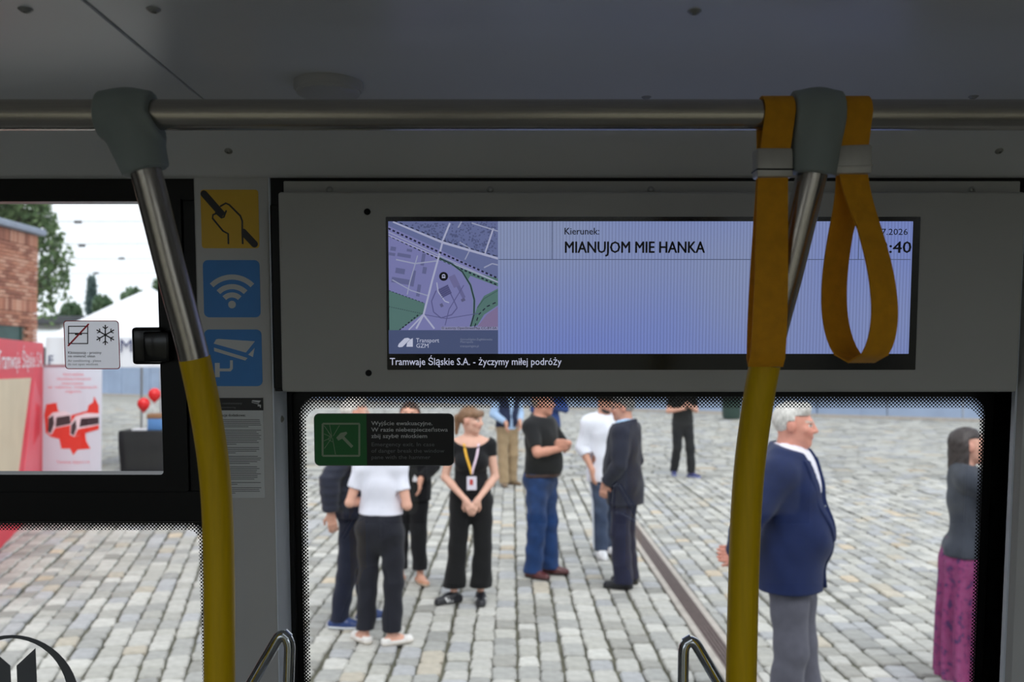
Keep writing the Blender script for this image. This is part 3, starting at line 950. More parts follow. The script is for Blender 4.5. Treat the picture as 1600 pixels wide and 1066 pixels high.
# ------------------------------------------------------------------ stickers on the pillar
def sticker(name, label, px, y, m, rad=0.009, thick=0.0008, cat='sticker'):
    a = pxrect(*px, y)
    t = WT(name, (a[0] + a[2]) / 2, y, (a[1] + a[3]) / 2)
    props(t.e, label, cat)
    R_ = rrect(a[0], a[1], a[2], a[3], rad, 4)
    t.back = t.add('backing', prism(R_, y - thick, y) if thick > 0.0002 else ([(p[0], y - thick, p[1]) for p in R_], [tuple(range(len(R_)))]), m)
    t.yp = y - thick - 0.0003
    t.a = a
    return t
def spoly(t, name, pts, m, lift=0.0):
    """A flat printed shape whose corners are given in pixels."""
    P = [wuv(x, y, t.yp) for x, y in pts]
    ar = sum(P[i][0] * P[(i + 1) % len(P)][1] - P[(i + 1) % len(P)][0] * P[i][1] for i in range(len(P)))
    if ar < 0: P.reverse()
    return t.add(name, prism(P, t.yp - lift, t.yp + 0.0002 - lift), m)
def sline(t, name, pts, wpx, m, rounded=True, n=1, lift=0.0):
    P = [Vector((x, y, 0)) for x, y in pts]
    if n > 1: P = spline(P, n)
    L, R = [], []
    for i in range(len(P)):
        d = P[min(i + 1, len(P) - 1)] - P[max(i - 1, 0)]; d.normalize()
        nn = Vector((-d.y, d.x, 0)) * wpx / 2
        L.append(P[i] + nn); R.append(P[i] - nn)
    caps = lambda c, d: [(c.x + wpx / 2 * math.cos(a), c.y + wpx / 2 * math.sin(a)) for a in (math.atan2(d.y, d.x) + math.radians(q) for q in (60, 30, 0, -30, -60))]
    out = [(p.x, p.y) for p in L]
    if rounded:
        d = P[-1] - P[-2]; out += caps(P[-1], d)
    out += [(p.x, p.y) for p in reversed(R)]
    if rounded:
        d = P[0] - P[1]; out += caps(P[0], d)
    return spoly(t, name, out, m, lift)

t = sticker('hold_on_sticker', 'yellow square sticker with a hand gripping a bar, topmost on the pillar', (314.5, 296.5, 404.5, 388), -0.0002, M['st_yellow'], 0.005)
k = 120 / 1112.0
Z = lambda *p: [(300 + x * k, 285 + y * k) for x, y in p]
sline(t, 'bar_print', Z((172, 165), (440, 470)), 100 * k, M['st_black'])
sline(t, 'bar_print', Z((740, 720), (905, 895)), 100 * k, M['st_black'])
spoly(t, 'hand_print', Z((420, 330), (490, 300), (540, 320), (705, 485), (728, 560), (735, 885), (528, 885), (525, 745), (450, 710), (300, 530), (295, 480), (345, 455), (430, 520), (490, 420)), M['st_yellow'], 0.0002)
sline(t, 'hand_outline', Z((415, 345), (490, 302), (540, 325), (700, 485), (728, 560), (728, 700), (735, 885)), 25 * k, M['st_black'], lift=0.0004)
sline(t, 'hand_outline', Z((345, 455), (305, 470), (298, 520), (450, 705), (525, 745), (528, 885)), 25 * k, M['st_black'], lift=0.0004)
sline(t, 'hand_outline', Z((345, 440), (430, 515), (460, 505), (495, 415)), 25 * k, M['st_black'], lift=0.0004)

t = sticker('wifi_sticker', 'blue square sticker with white wireless signal arcs on the pillar', (318, 406.5, 406.5, 496), -0.0002, M['st_blue'], 0.009)
c0 = (362.5, 476)
spoly(t, 'dot_print', [(c0[0] + 6 * math.cos(a * .3142), c0[1] + 6 * math.sin(a * .3142)) for a in range(20)], M['st_white'])
for r_ in (17, 30, 45):
    an = [math.radians(-135 + 90 * i / 14) for i in range(15)]
    pts = [(c0[0] + (r_ + 4) * math.cos(a), c0[1] + 2 + (r_ + 4) * math.sin(a)) for a in an] + [(c0[0] + (r_ - 4) * math.cos(a), c0[1] + 2 + (r_ - 4) * math.sin(a)) for a in reversed(an)]
    spoly(t, 'arc_print', pts, M['st_white'])

t = sticker('camera_sticker', 'blue square sticker with a white surveillance camera on the pillar', (320, 515, 409.5, 603.5), -0.0002, M['st_blue'], 0.009)
k2 = 110 / 601.0
Z = lambda *p: [(310 + x * k2, 505 + y * k2) for x, y in p]
spoly(t, 'camera_print', Z((130, 175), (150, 140), (170, 135), (483, 155), (405, 252)), M['st_white'])
spoly(t, 'camera_print', Z((133, 210), (420, 298), (400, 320), (135, 240)), M['st_white'])
spoly(t, 'camera_print', Z((425, 270), (480, 212), (465, 290)), M['st_white'])
spoly(t, 'camera_print', Z((140, 340), (182, 340), (182, 462), (142, 462)), M['st_white'])
spoly(t, 'camera_print', Z((182, 388), (262, 388), (270, 380), (270, 318), (294, 318), (294, 390), (275, 412), (182, 412)), M['st_white'])

t = sticker('notice_sheet', 'white printed notice with a dark header below the camera sticker', (328, 622, 412.5, 778), -0.0002, M['st_white'], 0.002, cat='notice')
spoly(t, 'header_print', [(328, 622), (411, 622), (411.5, 641.5), (328, 641.5)], M['st_black'])
t.yp -= 0.0003
k3 = lambda pts: [(393 + (x - 130) * 0.042, 625.5 + (y - 135) * 0.036) for x, y in pts]
spoly(t, 'camera_print', k3([(130, 175), (170, 135), (483, 155), (405, 252)]), M['st_white'])
spoly(t, 'camera_print', k3([(133, 210), (420, 298), (400, 320), (135, 240)]), M['st_white'])
spoly(t, 'camera_print', k3([(360, 340), (480, 330), (480, 462), (440, 462), (440, 400), (360, 400)]), M['st_white'])
def st_text(t, body, x, yb, x1, h, m, bold=0.0):
    u, v = wuv(x, yb, t.yp); u1 = wuv(x1, yb, t.yp)[0]; v1 = wuv(x, yb - h, t.yp)[1]
    return t.text('print', body, u, t.yp, v, (v1 - v) / 0.69, m, width=u1 - u, bold=bold)
st_text(t, 'Obiekt monitorowany', 331, 632, 378, 3.6, M['st_grey']); st_text(t, 'CCTV monitoring', 331, 638, 368, 2.6, M['st_grey'])
st_text(t, 'Informacje dodatkowe:', 331, 651, 383, 4.2, M['st_black'], 0.0001)
rnd = random.Random(5)
yy = 656.0
n_lines = 0
for para in (5, 9, 4, 5, 8, 2, 4):
    for i in range(para):
        x1 = 406.5 + rnd.uniform(-6, 2) if i < para - 1 else rnd.uniform(360, 398)
        sline(t, 'text_line', [(331, yy), (x1, yy)], 1.1, M['st_grey'], rounded=False)
        yy += 2.75
    yy += 2.6
    if yy > 772: break

# ------------------------------------------------------------------ stickers on the glass
t = sticker('air_conditioning_sticker', 'white sticker with crossed-out window and snowflake on left glass', (100.5, 501, 187, 577), 0.0215, M['sticker_clear'], 0.006, 0.0001)
a = t.a
t.add('red_edge', ringp(rrect(a[0], a[1], a[2], a[3], 0.006, 4), rrect(a[0] + 0.0015, a[1] + 0.0015, a[2] - 0.0015, a[3] - 0.0015, 0.0048, 4), t.yp, t.yp + 0.0002), M['st_pink'])
for p in (((107, 510), (137, 510)), ((107, 521), (137, 521)), ((107, 537), (137, 537)), ((107, 510), (107, 537)), ((137, 510), (137, 537))):
    sline(t, 'window_print', p, 1.6, M['st_black'])
sline(t, 'window_print', ((117, 522.5), (128, 522.5)), 2.4, M['st_black'], False)
sline(t, 'stroke_print', ((107, 540), (138, 507)), 2.6, M['st_red'], lift=0.0003)
cx_, cy_ = 164.5, 523.5
for i in range(6):
    an = math.radians(30 + 60 * i)
    e_ = (cx_ + 15 * math.cos(an), cy_ + 15 * math.sin(an))
    sline(t, 'snowflake_print', ((cx_, cy_), e_), 1.9, M['st_black'])
    for s in (-1, 1):
        b_ = (cx_ + 9.5 * math.cos(an), cy_ + 9.5 * math.sin(an)); a2 = an + s * math.radians(50)
        sline(t, 'snowflake_print', (b_, (b_[0] + 4.6 * math.cos(a2), b_[1] + 4.6 * math.sin(a2))), 1.5, M['st_black'])
st_text(t, 'Klimatyzacja - prosimy', 106, 553, 158, 3.9, M['st_black'], 0.0001); st_text(t, 'nie otwierać okien', 106, 558.5, 148, 3.9, M['st_black'], 0.0001)
st_text(t, 'Air conditioning - please', 106, 565.5, 158, 3.7, M['st_grey']); st_text(t, 'do not open windows', 106, 571, 153, 3.7, M['st_grey'])

t = sticker('emergency_exit_sticker', 'green and black emergency exit sticker with hammer on the middle window', (491, 646, 709.5, 728), YG - 0.0025, M['st_grey'], 0.010)
a = t.a
uS = wuv(573, 690, t.yp)[0]
t.add('green_field', prism([p for p in rrect(a[0] + .0012, a[1] + .0012, a[2] - .0012, a[3] - .0012, .009, 4) if p[0] < uS] + [] if False else
      [(uS, a[3] - .0012)] + [p for p in rrect(a[0] + .0012, a[1] + .0012, a[2] - .0012, a[3] - .0012, .009, 4) if p[0] < uS] + [(uS, a[1] + .0012)], t.yp, t.yp + .0004), M['st_green'])
R_ = rrect(a[0] + .0012, a[1] + .0012, a[2] - .0012, a[3] - .0012, .009, 4)
t.add('black_field', prism([(uS, a[1] + .0012)] + R_[15:] + R_[:5] + [(uS, a[3] - .0012)], t.yp, t.yp + .0004), M['st_black'])
t.yp -= 0.0003
k4 = 330 / 1599.0
Z = lambda *p: [(470 + x * k4, 600 + y * k4) for x, y in p]
for p in (((165, 302), (445, 302)), ((165, 545), (445, 545)), ((165, 302), (165, 545)), ((443, 302), (443, 545))):
    sline(t, 'frame_print', Z(*p), 3.0, M['st_grn_dim'], False)
sline(t, 'hammer_print', Z((300, 385), (390, 478)), 4.6, M['st_grn_dim'], False, lift=0.0002)
spoly(t, 'hammer_print', Z((268, 408), (300, 372), (345, 362), (352, 375), (318, 412), (285, 430)), M['st_grn_dim'], 0.0003)
for p in (((235, 400), (175, 315)), ((235, 400), (218, 310)), ((245, 395), (292, 315)), ((235, 405), (175, 378)), ((235, 405), (175, 432)), ((230, 415), (178, 490)), ((240, 410), (262, 535)), ((205, 360), (225, 390), (205, 420), (240, 440))):
    sline(t, 'crack_print', Z(*p), 0.8, M['st_grn_dim'], False)
st_text(t, 'Wyjście ewakuacyjne.', 580, 664.5, 675.5, 6.2, M['st_white'], 0.0002)
st_text(t, 'W razie niebezpieczeństwa', 580, 674.5, 699.5, 6.2, M['st_white'], 0.0002)
st_text(t, 'zbij szybę młotkiem', 580, 684.5, 667, 6.2, M['st_white'], 0.0002)
st_text(t, 'Emergency exit. In case', 580, 697.5, 678, 6.0, M['st_grey']); st_text(t, 'of danger break the window', 580, 707.5, 694, 6.0, M['st_grey']); st_text(t, 'pane with the hammer', 580, 717.5, 672, 6.0, M['st_grey'])

# round film emblem on the lower left glass
u0, v0 = wuv(23, 1090, YG - 0.003)
E_ = WT('window_emblem', u0, YG - 0.003, v0); props(E_.e, 'grey round letter emblem film low on the left window', 'sticker')
R0 = 0.1215
oo = [(u0 + R0 * math.cos(2 * math.pi * i / 48), v0 + R0 * math.sin(2 * math.pi * i / 48)) for i in range(48)]
ii = []
for i in range(48):
    a_ = 2 * math.pi * i / 48
    ii.append((u0 + (R0 - 0.006 - 0.014 * abs(math.cos(a_))) * math.cos(a_), v0 + (R0 - 0.006 - 0.006 * abs(math.cos(a_))) * math.sin(a_)))
E_.add('ring', ringp(oo, ii, YG - 0.003, YG - 0.002), M['logo'])
for s in (-1, 1):
    P = [(u0 + s * 0.006, v0 + 0.062), (u0 + s * 0.043, v0 + 0.096), (u0 + s * 0.043, v0 - 0.090), (u0 + s * 0.006, v0 - 0.105)]
    if s > 0: P.reverse()
    E_.add('letter_stroke', prism(P, YG - 0.003, YG - 0.002), M['logo'])

# ------------------------------------------------------------------ handrail, poles, straps
YR = 1.19
RB = 0.019
zr = at(800, 179.5, YR).z
hb = empty('handrail', (0, YR, zr)); props(hb, 'horizontal brushed steel handrail below the ceiling', 'handrail')
mk('rail_tube', *sweep([(-3.9, 0, 0), (3.9, 0, 0)], circ(RB, 40)), M['steel'], hb, smooth=True, auto=50)
for x in (-3.6, -2.3, 2.3, 3.6):
    mk('ceiling_bracket', *sweep([(x, 0, 0), (x, 0, CEILZ - zr)], circ(0.011, 16)), M['steelv'], hb, smooth=True, auto=50)

def grab_pole(label, pts, split_y, bar_px):
    base = at(pts[-1][0], pts[-1][1], pts[-1][2])
    e = empty('grab_pole', (base.x, base.y, FLOORZ)); props(e, label, 'pole', 'curved grab poles by the windows')
    o = Vector((base.x, base.y, FLOORZ))
    P = [at(*p) for p in pts]
    S = spline(P, 14)
    pix_y = lambda p: 533 - FPX * ((CR.transposed() @ (p - Vector((0, 0, CAMZ)))).z / (CR.transposed() @ (p - Vector((0, 0, CAMZ)))).y)
    i = min(range(len(S)), key=lambda j: abs(pix_y(S[j]) - split_y))
    up = [p - o for p in S[:i + 1]]
    lo_ = [p - o for p in S[i - 1:]] + [Vector((0, 0, 0.5)), Vector((0, 0, 0.0))]
    mk('steel_tube', *sweep(up, circ(RB, 32), up=(0, 1, 0)), M['steelv'], e, smooth=True, auto=50)
    mk('yellow_grip', *sweep(lo_, circ(RB + 0.0008, 32), up=(0, 1, 0)), M['yellow'], e, smooth=True, auto=50)
    mk('floor_flange', *lathe([(0.045, 0.0), (0.045, 0.006), (0.03, 0.012), (0.021, 0.03)], 28), M['steelv'], e, smooth=True, auto=40)
    # plastic joint round the rail
    a0, a1, b0, b1 = bar_px
    A0 = at(a0, 179.5, YR) - o; A1 = at(a1, 179.5, YR) - o
    T = at(b0[0], b0[1], YR) - o; Bt = at(b1[0], b1[1], YR + 0.004) - o
    mid = (A0 + A1) / 2
    pr = [cone(A0 - Vector((0.05, 0, 0)), A1 + Vector((0.05, 0, 0)), 0.0292, k=0.0), ]
    w0 = (A1 - A0).length / 2
    for s in np.linspace(-1, 1, 5):
        pa = mid + Vector((s * (w0 - 0.022), 0, 0)); pb = Bt + Vector((s * 0.0075, 0, 0))
        pr.append(cone(pa, pb, 0.0265, 0.0195, k=0.012))
    dr = (Bt - T).normalized()
    def cut(X, Y, Z, F):
        F = np.maximum(F, np.abs(X - mid.x - 0.0) * 1.0 - 1.0)
        d = (X - Bt.x) * dr.x + (Y - Bt.y) * dr.y + (Z - Bt.z) * dr.z
        d0 = A0.x - X
        sl = np.maximum(0.0, mid.z - Z) * 0.45             # flares towards the side the pole leans to
        r_side = Bt.x > mid.x
        F = np.maximum(F, np.maximum(d0, X - A1.x - (sl if r_side else 0.0)))
        return np.maximum(F, d)
    imp_obj('joint', pr, 0.003, M['connector'], e, cut=cut)
    return e
grab_pole('curved grab pole with yellow lower grip left of the pillar stickers', [(206, 200, YR), (230, 275, 1.195), (267, 420, 1.215), (304, 560, 1.235), (325, 665, 1.248), (337, 760, 1.256), (342, 880, 1.26), (343, 1066, 1.26)], 568, (157, 240, (205, 190), (228, 268)))
grab_pole('curved grab pole with yellow lower grip beside the hanging straps', [(1286, 200, YR), (1268, 275, 1.195), (1233, 420, 1.215), (1197, 560, 1.235), (1177, 680, 1.25), (1167, 780, 1.258), (1162, 900, 1.262), (1158, 1066, 1.265)], 575, (1237, 1312, (1280, 190), (1270, 273)))

def strap(label, x_top, x_buckle, ybk, ybot, phi, x_bot, sep, wtop=0.0385, wbot=0.043):
    """Webbing loop over the rail, held by a buckle; the lower loop opens by sep and turns by phi."""
    c = at(x_top, 179.5, YR)
    e = empty('hanging_strap', c); props(e, label, 'strap', 'yellow hanging straps on the handrail')
    bk = at(x_buckle, ybk, YR) - c
    bt = at(x_bot, ybot, YR) - c
    th = 0.0022
    rr = RB + 0.0030
    # side view path (s: out of plane offset, z), upper part in the YZ plane
    pts = []                                     # (point, width direction, width)
    X1 = Vector((1, 0, 0))
    nlow = 26
    def low(sgn):
        out = []
        for i in range(nlow + 1):
            f = i / nlow
            z = bk.z + (bt.z - bk.z) * f
            prof = math.sin(min(1.0, f / 0.72) * math.pi / 2) ** 1.6 if f < 0.72 else math.sqrt(max(0.0, 1 - ((f - 0.72) / 0.28) ** 2))
            tw = phi * min(1.0, f * 3.0)
            s_ = 0.003 + sep * prof
            if i == nlow: s_ = 0.0
            d = Vector((math.sin(tw), math.cos(tw), 0)) * s_ * sgn
            cxy = Vector((bk.x + (bt.x - bk.x) * f, bk.y, 0))
            out.append((Vector((cxy.x + d.x, cxy.y + d.y, z)), Vector((math.cos(tw), -math.sin(tw), 0)), wtop + (wbot - wtop) * f))
        return out
    up = []
    for sgn in (-1, 1):
        leg = []
        for i in range(8):
            f = i / 8
            leg.append((Vector((bk.x * f, sgn * (rr * (1 - f) + 0.003 * f), bk.z * f)), X1, wtop))
        up.append(leg)
    arc = [(Vector((0, -rr * math.cos(math.pi * i / 12), rr * math.sin(math.pi * i / 12))), X1, wtop) for i in range(1, 12)]
    front = up[0]; back = up[1]
    loop = list(reversed(low(-1)[1:])) + list(reversed(front)) if False else None
    seq = low(-1)[:-1][::-1] + front[::-1] + arc + back + low(1)
    n = len(seq)
    V = []
    for i in range(n):
        P, wd, w = seq[i]
        t_ = (seq[(i + 1) % n][0] - seq[i - 1][0]); t_.normalize()
        nn = t_.cross(wd); nn.normalize()
        for a_, b_ in ((-w / 2, -th / 2), (w / 2, -th / 2), (w / 2, th / 2), (-w / 2, th / 2)):
            V.append(P + wd * a_ + nn * b_)
    F = []
    for i in range(n):
        k_ = (i + 1) % n
        for j in range(4):
            l = (j + 1) % 4
            F.append((i * 4 + j, i * 4 + l, k_ * 4 + l, k_ * 4 + j))
    mk('webbing', V, F, M['strap'], e, smooth=True, auto=60)
    o = mk('buckle', *box_vf(-0.0225, 0.0225, -0.0122, 0.0122, -0.018, 0.018, 0.003, 2), M['buckle'], e, loc=bk + Vector((0, 0, 0.002)), rot=(0, 0, phi * 0.25), smooth=True, auto=40)
    mk('buckle_band', *box_vf(-0.0232, 0.0232, -0.0130, 0.0130, -0.0098, -0.0078, 0.0004, 1), M['black'] if phi > 0 else M['buckle'], o)
    return e
strap('yellow webbing strap hanging flat in front of the right grab pole', 1212, 1207, 259, 572, 0.06, 1196, 0.014, 0.037, 0.043)
strap('yellow webbing strap twisted into an open teardrop loop right of the pole', 1331, 1330, 254, 566, -0.40, 1346, 0.040, 0.036, 0.042)

# round fitting on the ceiling
p = onz(513, 129, CEILZ)
sd = empty('ceiling_detector', (p.x, p.y, CEILZ)); props(sd, 'flat round light grey fitting on the ceiling', 'detector')
mk('base', *[x if i else [(a, b, -c) for a, b, c in x] for i, x in enumerate(lathe([(0.0495, 0.0), (0.0495, 0.010), (0.047, 0.013)], 40))], M['panel'], sd, smooth=True, auto=40)
mk('cover', *[x if i else [(a, b, -c) for a, b, c in x] for i, x in enumerate(lathe([(0.046, 0.012), (0.045, 0.017), (0.038, 0.020), (0.010, 0.021)], 40))], M['panel'], sd, smooth=True, auto=40)

# seats with corner handles, mostly below the frame
def tram_seat(label, mirror, hp, X0):
    s = -1 if mirror else 1
    e = empty('tram_seat', (X0, 1.515, FLOORZ)); props(e, label, 'seat', 'seats under the middle window')
    o = Vector((X0, 1.515, FLOORZ))
    mk('backrest', *box_vf(-0.03, 0.03, -0.20, 0.20, 0.42, 1.02, 0.02, 3), M['seat'], e, smooth=True, auto=40)
    mk('back_cushion', *box_vf(min(-s * 0.028, -s * 0.055), max(-s * 0.028, -s * 0.055), -0.18, 0.18, 0.50, 0.98, 0.012, 2), M['seatfab'], e, smooth=True, auto=40)
    mk('seat_pan', *box_vf(min(0, -s * 0.44), max(0, -s * 0.44), -0.20, 0.20, 0.38, 0.45, 0.02, 3), M['seat'], e, smooth=True, auto=40)
    mk('seat_cushion', *box_vf(min(-s * .03, -s * 0.42), max(-s * .03, -s * 0.42), -0.18, 0.18, 0.44, 0.48, 0.015, 2), M['seatfab'], e, smooth=True, auto=40)
    mk('pedestal', *box_vf(min(-s * .10, -s * 0.34), max(-s * .10, -s * 0.34), -0.12, 0.14, 0.0, 0.39, 0.01, 2), M['seat'], e, smooth=True, auto=40)
    P = [at(*q) - o for q in hp]
    path = []
    for i, q in enumerate(P):
        if 0 < i < len(P) - 1:
            a, b = (P[i - 1] - q), (P[i + 1] - q)
            rr = 0.013
            for k_ in range(7):
                t = k_ / 6
                A = q + a.normalized() * rr; B = q + b.normalized() * rr
                path.append(A * (1 - t) ** 2 + q * 2 * t * (1 - t) + B * t * t)
        else: path.append(q)
    h = mk('handle', *sweep(path, circ(0.0078, 16), up=(0, 1, 0)), M['chrome'], e, smooth=True, auto=50)
    mk('handle_brace', *sweep([P[0].lerp(P[1], 0.30) + Vector((s * .012, 0, 0)), P[0].lerp(P[1], 0.62).lerp(P[2].lerp(P[3], 0.62), 0.6), P[2].lerp(P[3], 0.5)], circ(0.0055, 12), up=(0, 1, 0)), M['chrome'], h, smooth=True, auto=50)
    return e
YH = 1.34
X0 = at(440, 1066, YH).x
tram_seat('tram seat with steel corner handle in front of the pillar', False, [(345, 1150, YH), (440, 988, YH), (453, 1000, YH), (448, 1150, YH)], X0 - 0.01)
X0 = at(1075, 1066, YH).x
tram_seat('tram seat with steel corner handle beside the right pole', True, [(1172, 1150, YH), (1082, 998, YH), (1068, 1006, YH), (1066, 1150, YH)], X0 + 0.01)
# ------------------------------------------------------------------ the yard outside
M['joint'] = mat('joint_soil', srgb(96, 94, 80), 0.95, var=0.35, scale=3.0, bump=0.3, bscale=40)
M['stone'] = attr_mat('granite_sett', 0.75, bump=0.4, bscale=45, var=0.14, vscale=14)
M['conc'] = mat('pale_concrete', srgb(176, 168, 160), 0.85, var=0.12, scale=8, bump=0.2, bscale=60)
M['rust'] = mat('brown_iron', srgb(104, 88, 84), 0.6, 0.3, var=0.2, scale=20)
M['bluewall'] = mat('blue_grey_concrete', srgb(150, 166, 192), 0.8, var=0.08, scale=1.2, bump=0.2, bscale=10)
M['viaduct'] = mat('sooty_concrete', srgb(132, 132, 130), 0.9, var=0.25, scale=0.8)
M['mortar'] = mat('mortar', srgb(150, 128, 112), 0.9, var=0.1)
M['brick'] = attr_mat('red_brick', 0.9, bump=0.3, bscale=60, var=0.12, vscale=20)
M['coping'] = mat('grey_coping', srgb(140, 150, 168), 0.6, var=0.1, scale=4)
M['wingreen'] = mat('dark_green_glass', srgb(60, 92, 90), 0.25, var=0.2, scale=2)
M['bark'] = mat('bark', srgb(96, 88, 78), 0.9, var=0.3, scale=6, stretch=(1, 1, .2))
M['tentw'] = mat('white_canvas', srgb(238, 240, 246), 0.8, var=0.02, scale=3)
M['red'] = mat('red_print', srgb(226, 40, 66), 0.5, var=0.05, scale=2)
M['redlite'] = mat('bright_red_print', srgb(236, 92, 108), 0.5, var=0.05, scale=2)
M['orange'] = mat('orange_red_print', srgb(226, 66, 54), 0.5, var=0.04, scale=6)
M['beige'] = mat('beige_print', srgb(214, 196, 168), 0.6, var=0.08, scale=1.5)
M['white'] = mat('white_print', srgb(236, 236, 242), 0.6, var=0.02)
M['dkprint'] = mat('dark_print', srgb(60, 56, 62), 0.5, var=0.1)
M['balloon'] = mat('red_balloon', srgb(226, 22, 30), 0.25, var=0.02)
M['blackcloth'] = mat('black_cloth', srgb(28, 28, 32), 0.9, var=0.15, scale=12)
M['bluebox'] = mat('blue_plastic', srgb(90, 140, 200), 0.4, var=0.06)
M['card'] = mat('cardboard', srgb(150, 110, 80), 0.8, var=0.1)
M['alu'] = mat('aluminium', srgb(190, 192, 196), 0.35, 0.9, var=0.05)
M['carw'] = mat('white_car_paint', srgb(232, 236, 240), 0.25, var=0.01, coat=0.5)
M['carg'] = mat('car_glass', srgb(40, 50, 58), 0.08, var=0.05)
M['wire'] = mat('wire', srgb(70, 72, 78), 0.6, var=0.1)
M['bingreen'] = mat('dark_green_paint', srgb(40, 66, 60), 0.5, var=0.1)
M['navytext'] = mat('navy_print', srgb(50, 62, 110), 0.6, var=0.02)

# pavement ------------------------------------------------------------
pv = empty('pavement', (0, 0, 0)); props(pv, 'grey granite sett pavement of the depot yard', kind='structure')
mk('joint_bed', [(-160, -60, -0.028), (160, -60, -0.028), (160, 260, -0.028), (-160, 260, -0.028)], [(0, 1, 2, 3)], M['joint'], pv)
far_m = bpy.data.materials.new('distant_setts'); far_m.use_nodes = True
_t = far_m.node_tree; _b = _t.nodes['Principled BSDF']; _b.inputs['Roughness'].default_value = 0.8
_c = _t.nodes.new('ShaderNodeTexCoord'); _k = _t.nodes.new('ShaderNodeTexBrick')
_k.inputs['Scale'].default_value = 1.0; _k.inputs['Brick Width'].default_value = 0.24; _k.inputs['Row Height'].default_value = 0.16
_k.inputs['Mortar Size'].default_value = 0.012
_k.inputs['Color1'].default_value = (*srgb(166, 164, 157), 1); _k.inputs['Color2'].default_value = (*srgb(150, 148, 142), 1); _k.inputs['Mortar'].default_value = (*srgb(116, 112, 102), 1)
_t.links.new(_c.outputs['Object'], _k.inputs['Vector']); _t.links.new(_k.outputs['Color'], _b.inputs['Base Color'])
YFAR = 46.0
mk('distant_setts', [(-160, YFAR, -0.012), (160, YFAR, -0.012), (160, 260, -0.012), (-160, 260, -0.012)], [(0, 1, 2, 3)], far_m, pv)

TINTS = [srgb(166, 164, 157), srgb(156, 155, 151), srgb(174, 172, 166), srgb(148, 147, 143), srgb(172, 164, 150), srgb(161, 161, 162), srgb(142, 140, 134), srgb(180, 178, 172), srgb(180, 166, 146)]
TW = [6, 5, 6, 3, 1.6, 4, 2, 5, 0.6]
DX = 1.52                                             # drain channel
CH = 0.13
def inwin(px, py):
    return (484 < px < 1518 and 645 < py < 1064 and not (1130 < px < 1190) and not (1183 < px < 1290)) or (0 < px < 312 and 835 < py < 1064)
def project(x, y, z):
    v = CR.transposed() @ Vector((x, y, z - CAMZ))
    return 800 + FPX * v.x / v.y, 533 - FPX * v.z / v.y
rs = np.random.RandomState(11)
cells = []                                            # cx, cy, halfwidth, halflength, angle
def zone(a, ws=1.0, ls=1.0):
    """Rows of setts running along direction a (0 = away from the tram)."""
    ca, sa = math.cos(a), math.sin(a)
    p = -24.0 if ws == 1.0 else 17.0
    while p < (26.0 if ws == 1.0 else YFAR + 0.5):
        w = rs.uniform(0.145, 0.185) * ws
        q = -2.0 + rs.uniform(-0.2, 0)
        row_wob = rs.uniform(-0.01, 0.01)
        while q < (26 if ws == 1.0 else 62):
            l = rs.uniform(0.17, 0.29) * ls
            yield p + w / 2 + row_wob, q + l / 2, w, l
            q += l
        p += w
def half_view(y): return 0.62 * y + 2.0
SP = -0.262
for cx, cy, w, l in zone(0):                          # main field
    if 4.2 < cy < 17.0 and abs(cx) < half_view(cy) and cx > SP * cy + 0.02:
        if abs(cx - DX) - w / 2 < 0.122:                  # cut to fit along the drain
            sd_ = 1 if cx > DX else -1
            out_ = abs(cx - DX) + w / 2
            w = out_ - 0.122; cx = DX + sd_ * (0.122 + w / 2)
            if w < 0.05: continue
        cells.append((cx, cy, w, l, 0.0))
A1 = math.radians(14)
c1, s1 = math.cos(A1), math.sin(A1)
for cx, cy, w, l in zone(A1):                         # field to the left, rows turned
    x, y = cx * c1 - cy * s1, cx * s1 + cy * c1
    if 4.2 < y < 17.0 and abs(x) < half_view(y) and x <= SP * y - 0.06:
        cells.append((x, y, w, l, A1))
for cx, cy, w, l in zone(math.pi / 2, 2.2, 1.6):                # far field, rows across
    x, y = cy - 31.0, cx
    for xx in (x,):
        if 17.08 < y < YFAR and abs(xx) < half_view(y):
            cells.append((xx, y, w, l, math.pi / 2))
seen = []
for i, (x, y, w, l, a) in enumerate(cells):
    px, py = project(x, y, 0)
    if inwin(px, py): seen.append((y, i))
seen.sort()
pick = set(i for _, i in seen[:300])
# stone shape: irregular rounded block
def stone_vf(rr, w, l, ht):
    hw, hl = w / 2 - 0.008, l / 2 - 0.008
    V = []
    ang = [(-1, -.76), (-.74, -1), (.74, -1), (1, -.76), (1, .76), (.74, 1), (-.74, 1), (-1, .76)]
    jit = rr.uniform(-0.11, 0.11, (8, 2))
    for ring, (s, z) in enumerate(((1.0, -0.03), (1.0, ht - 0.012), (0.86, ht))):
        for k, (ax_, ay_) in enumerate(ang):
            V.append((hw * s * (ax_ + jit[k, 0]), hl * s * (ay_ + jit[k, 1]), z + (rr.uniform(-.003, .003) if ring == 2 else 0)))
    F = []
    for r_ in range(2):
        for k in range(8):
            F.append((r_ * 8 + k, r_ * 8 + (k + 1) % 8, r_ * 8 + 8 + (k + 1) % 8, r_ * 8 + 8 + k))
    F.append(tuple(16 + k for k in range(8)))
    return V, F
tw = np.array(TW, float); tw /= tw.sum()
variants = []
for k in range(36):
    V, F = stone_vf(rs, 0.165, 0.23, 0.0)
    me = bpy.data.meshes.new('sett'); me.from_pydata(V, [], F); me.materials.append(M['stone'])
    c = np.array(TINTS[rs.choice(len(TINTS), p=tw)]) * rs.uniform(1.02, 1.26)
    set_col(me, np.tile(c, (len(V), 1)))
    variants.append(me)
SV, SF, SCo = [], [], []
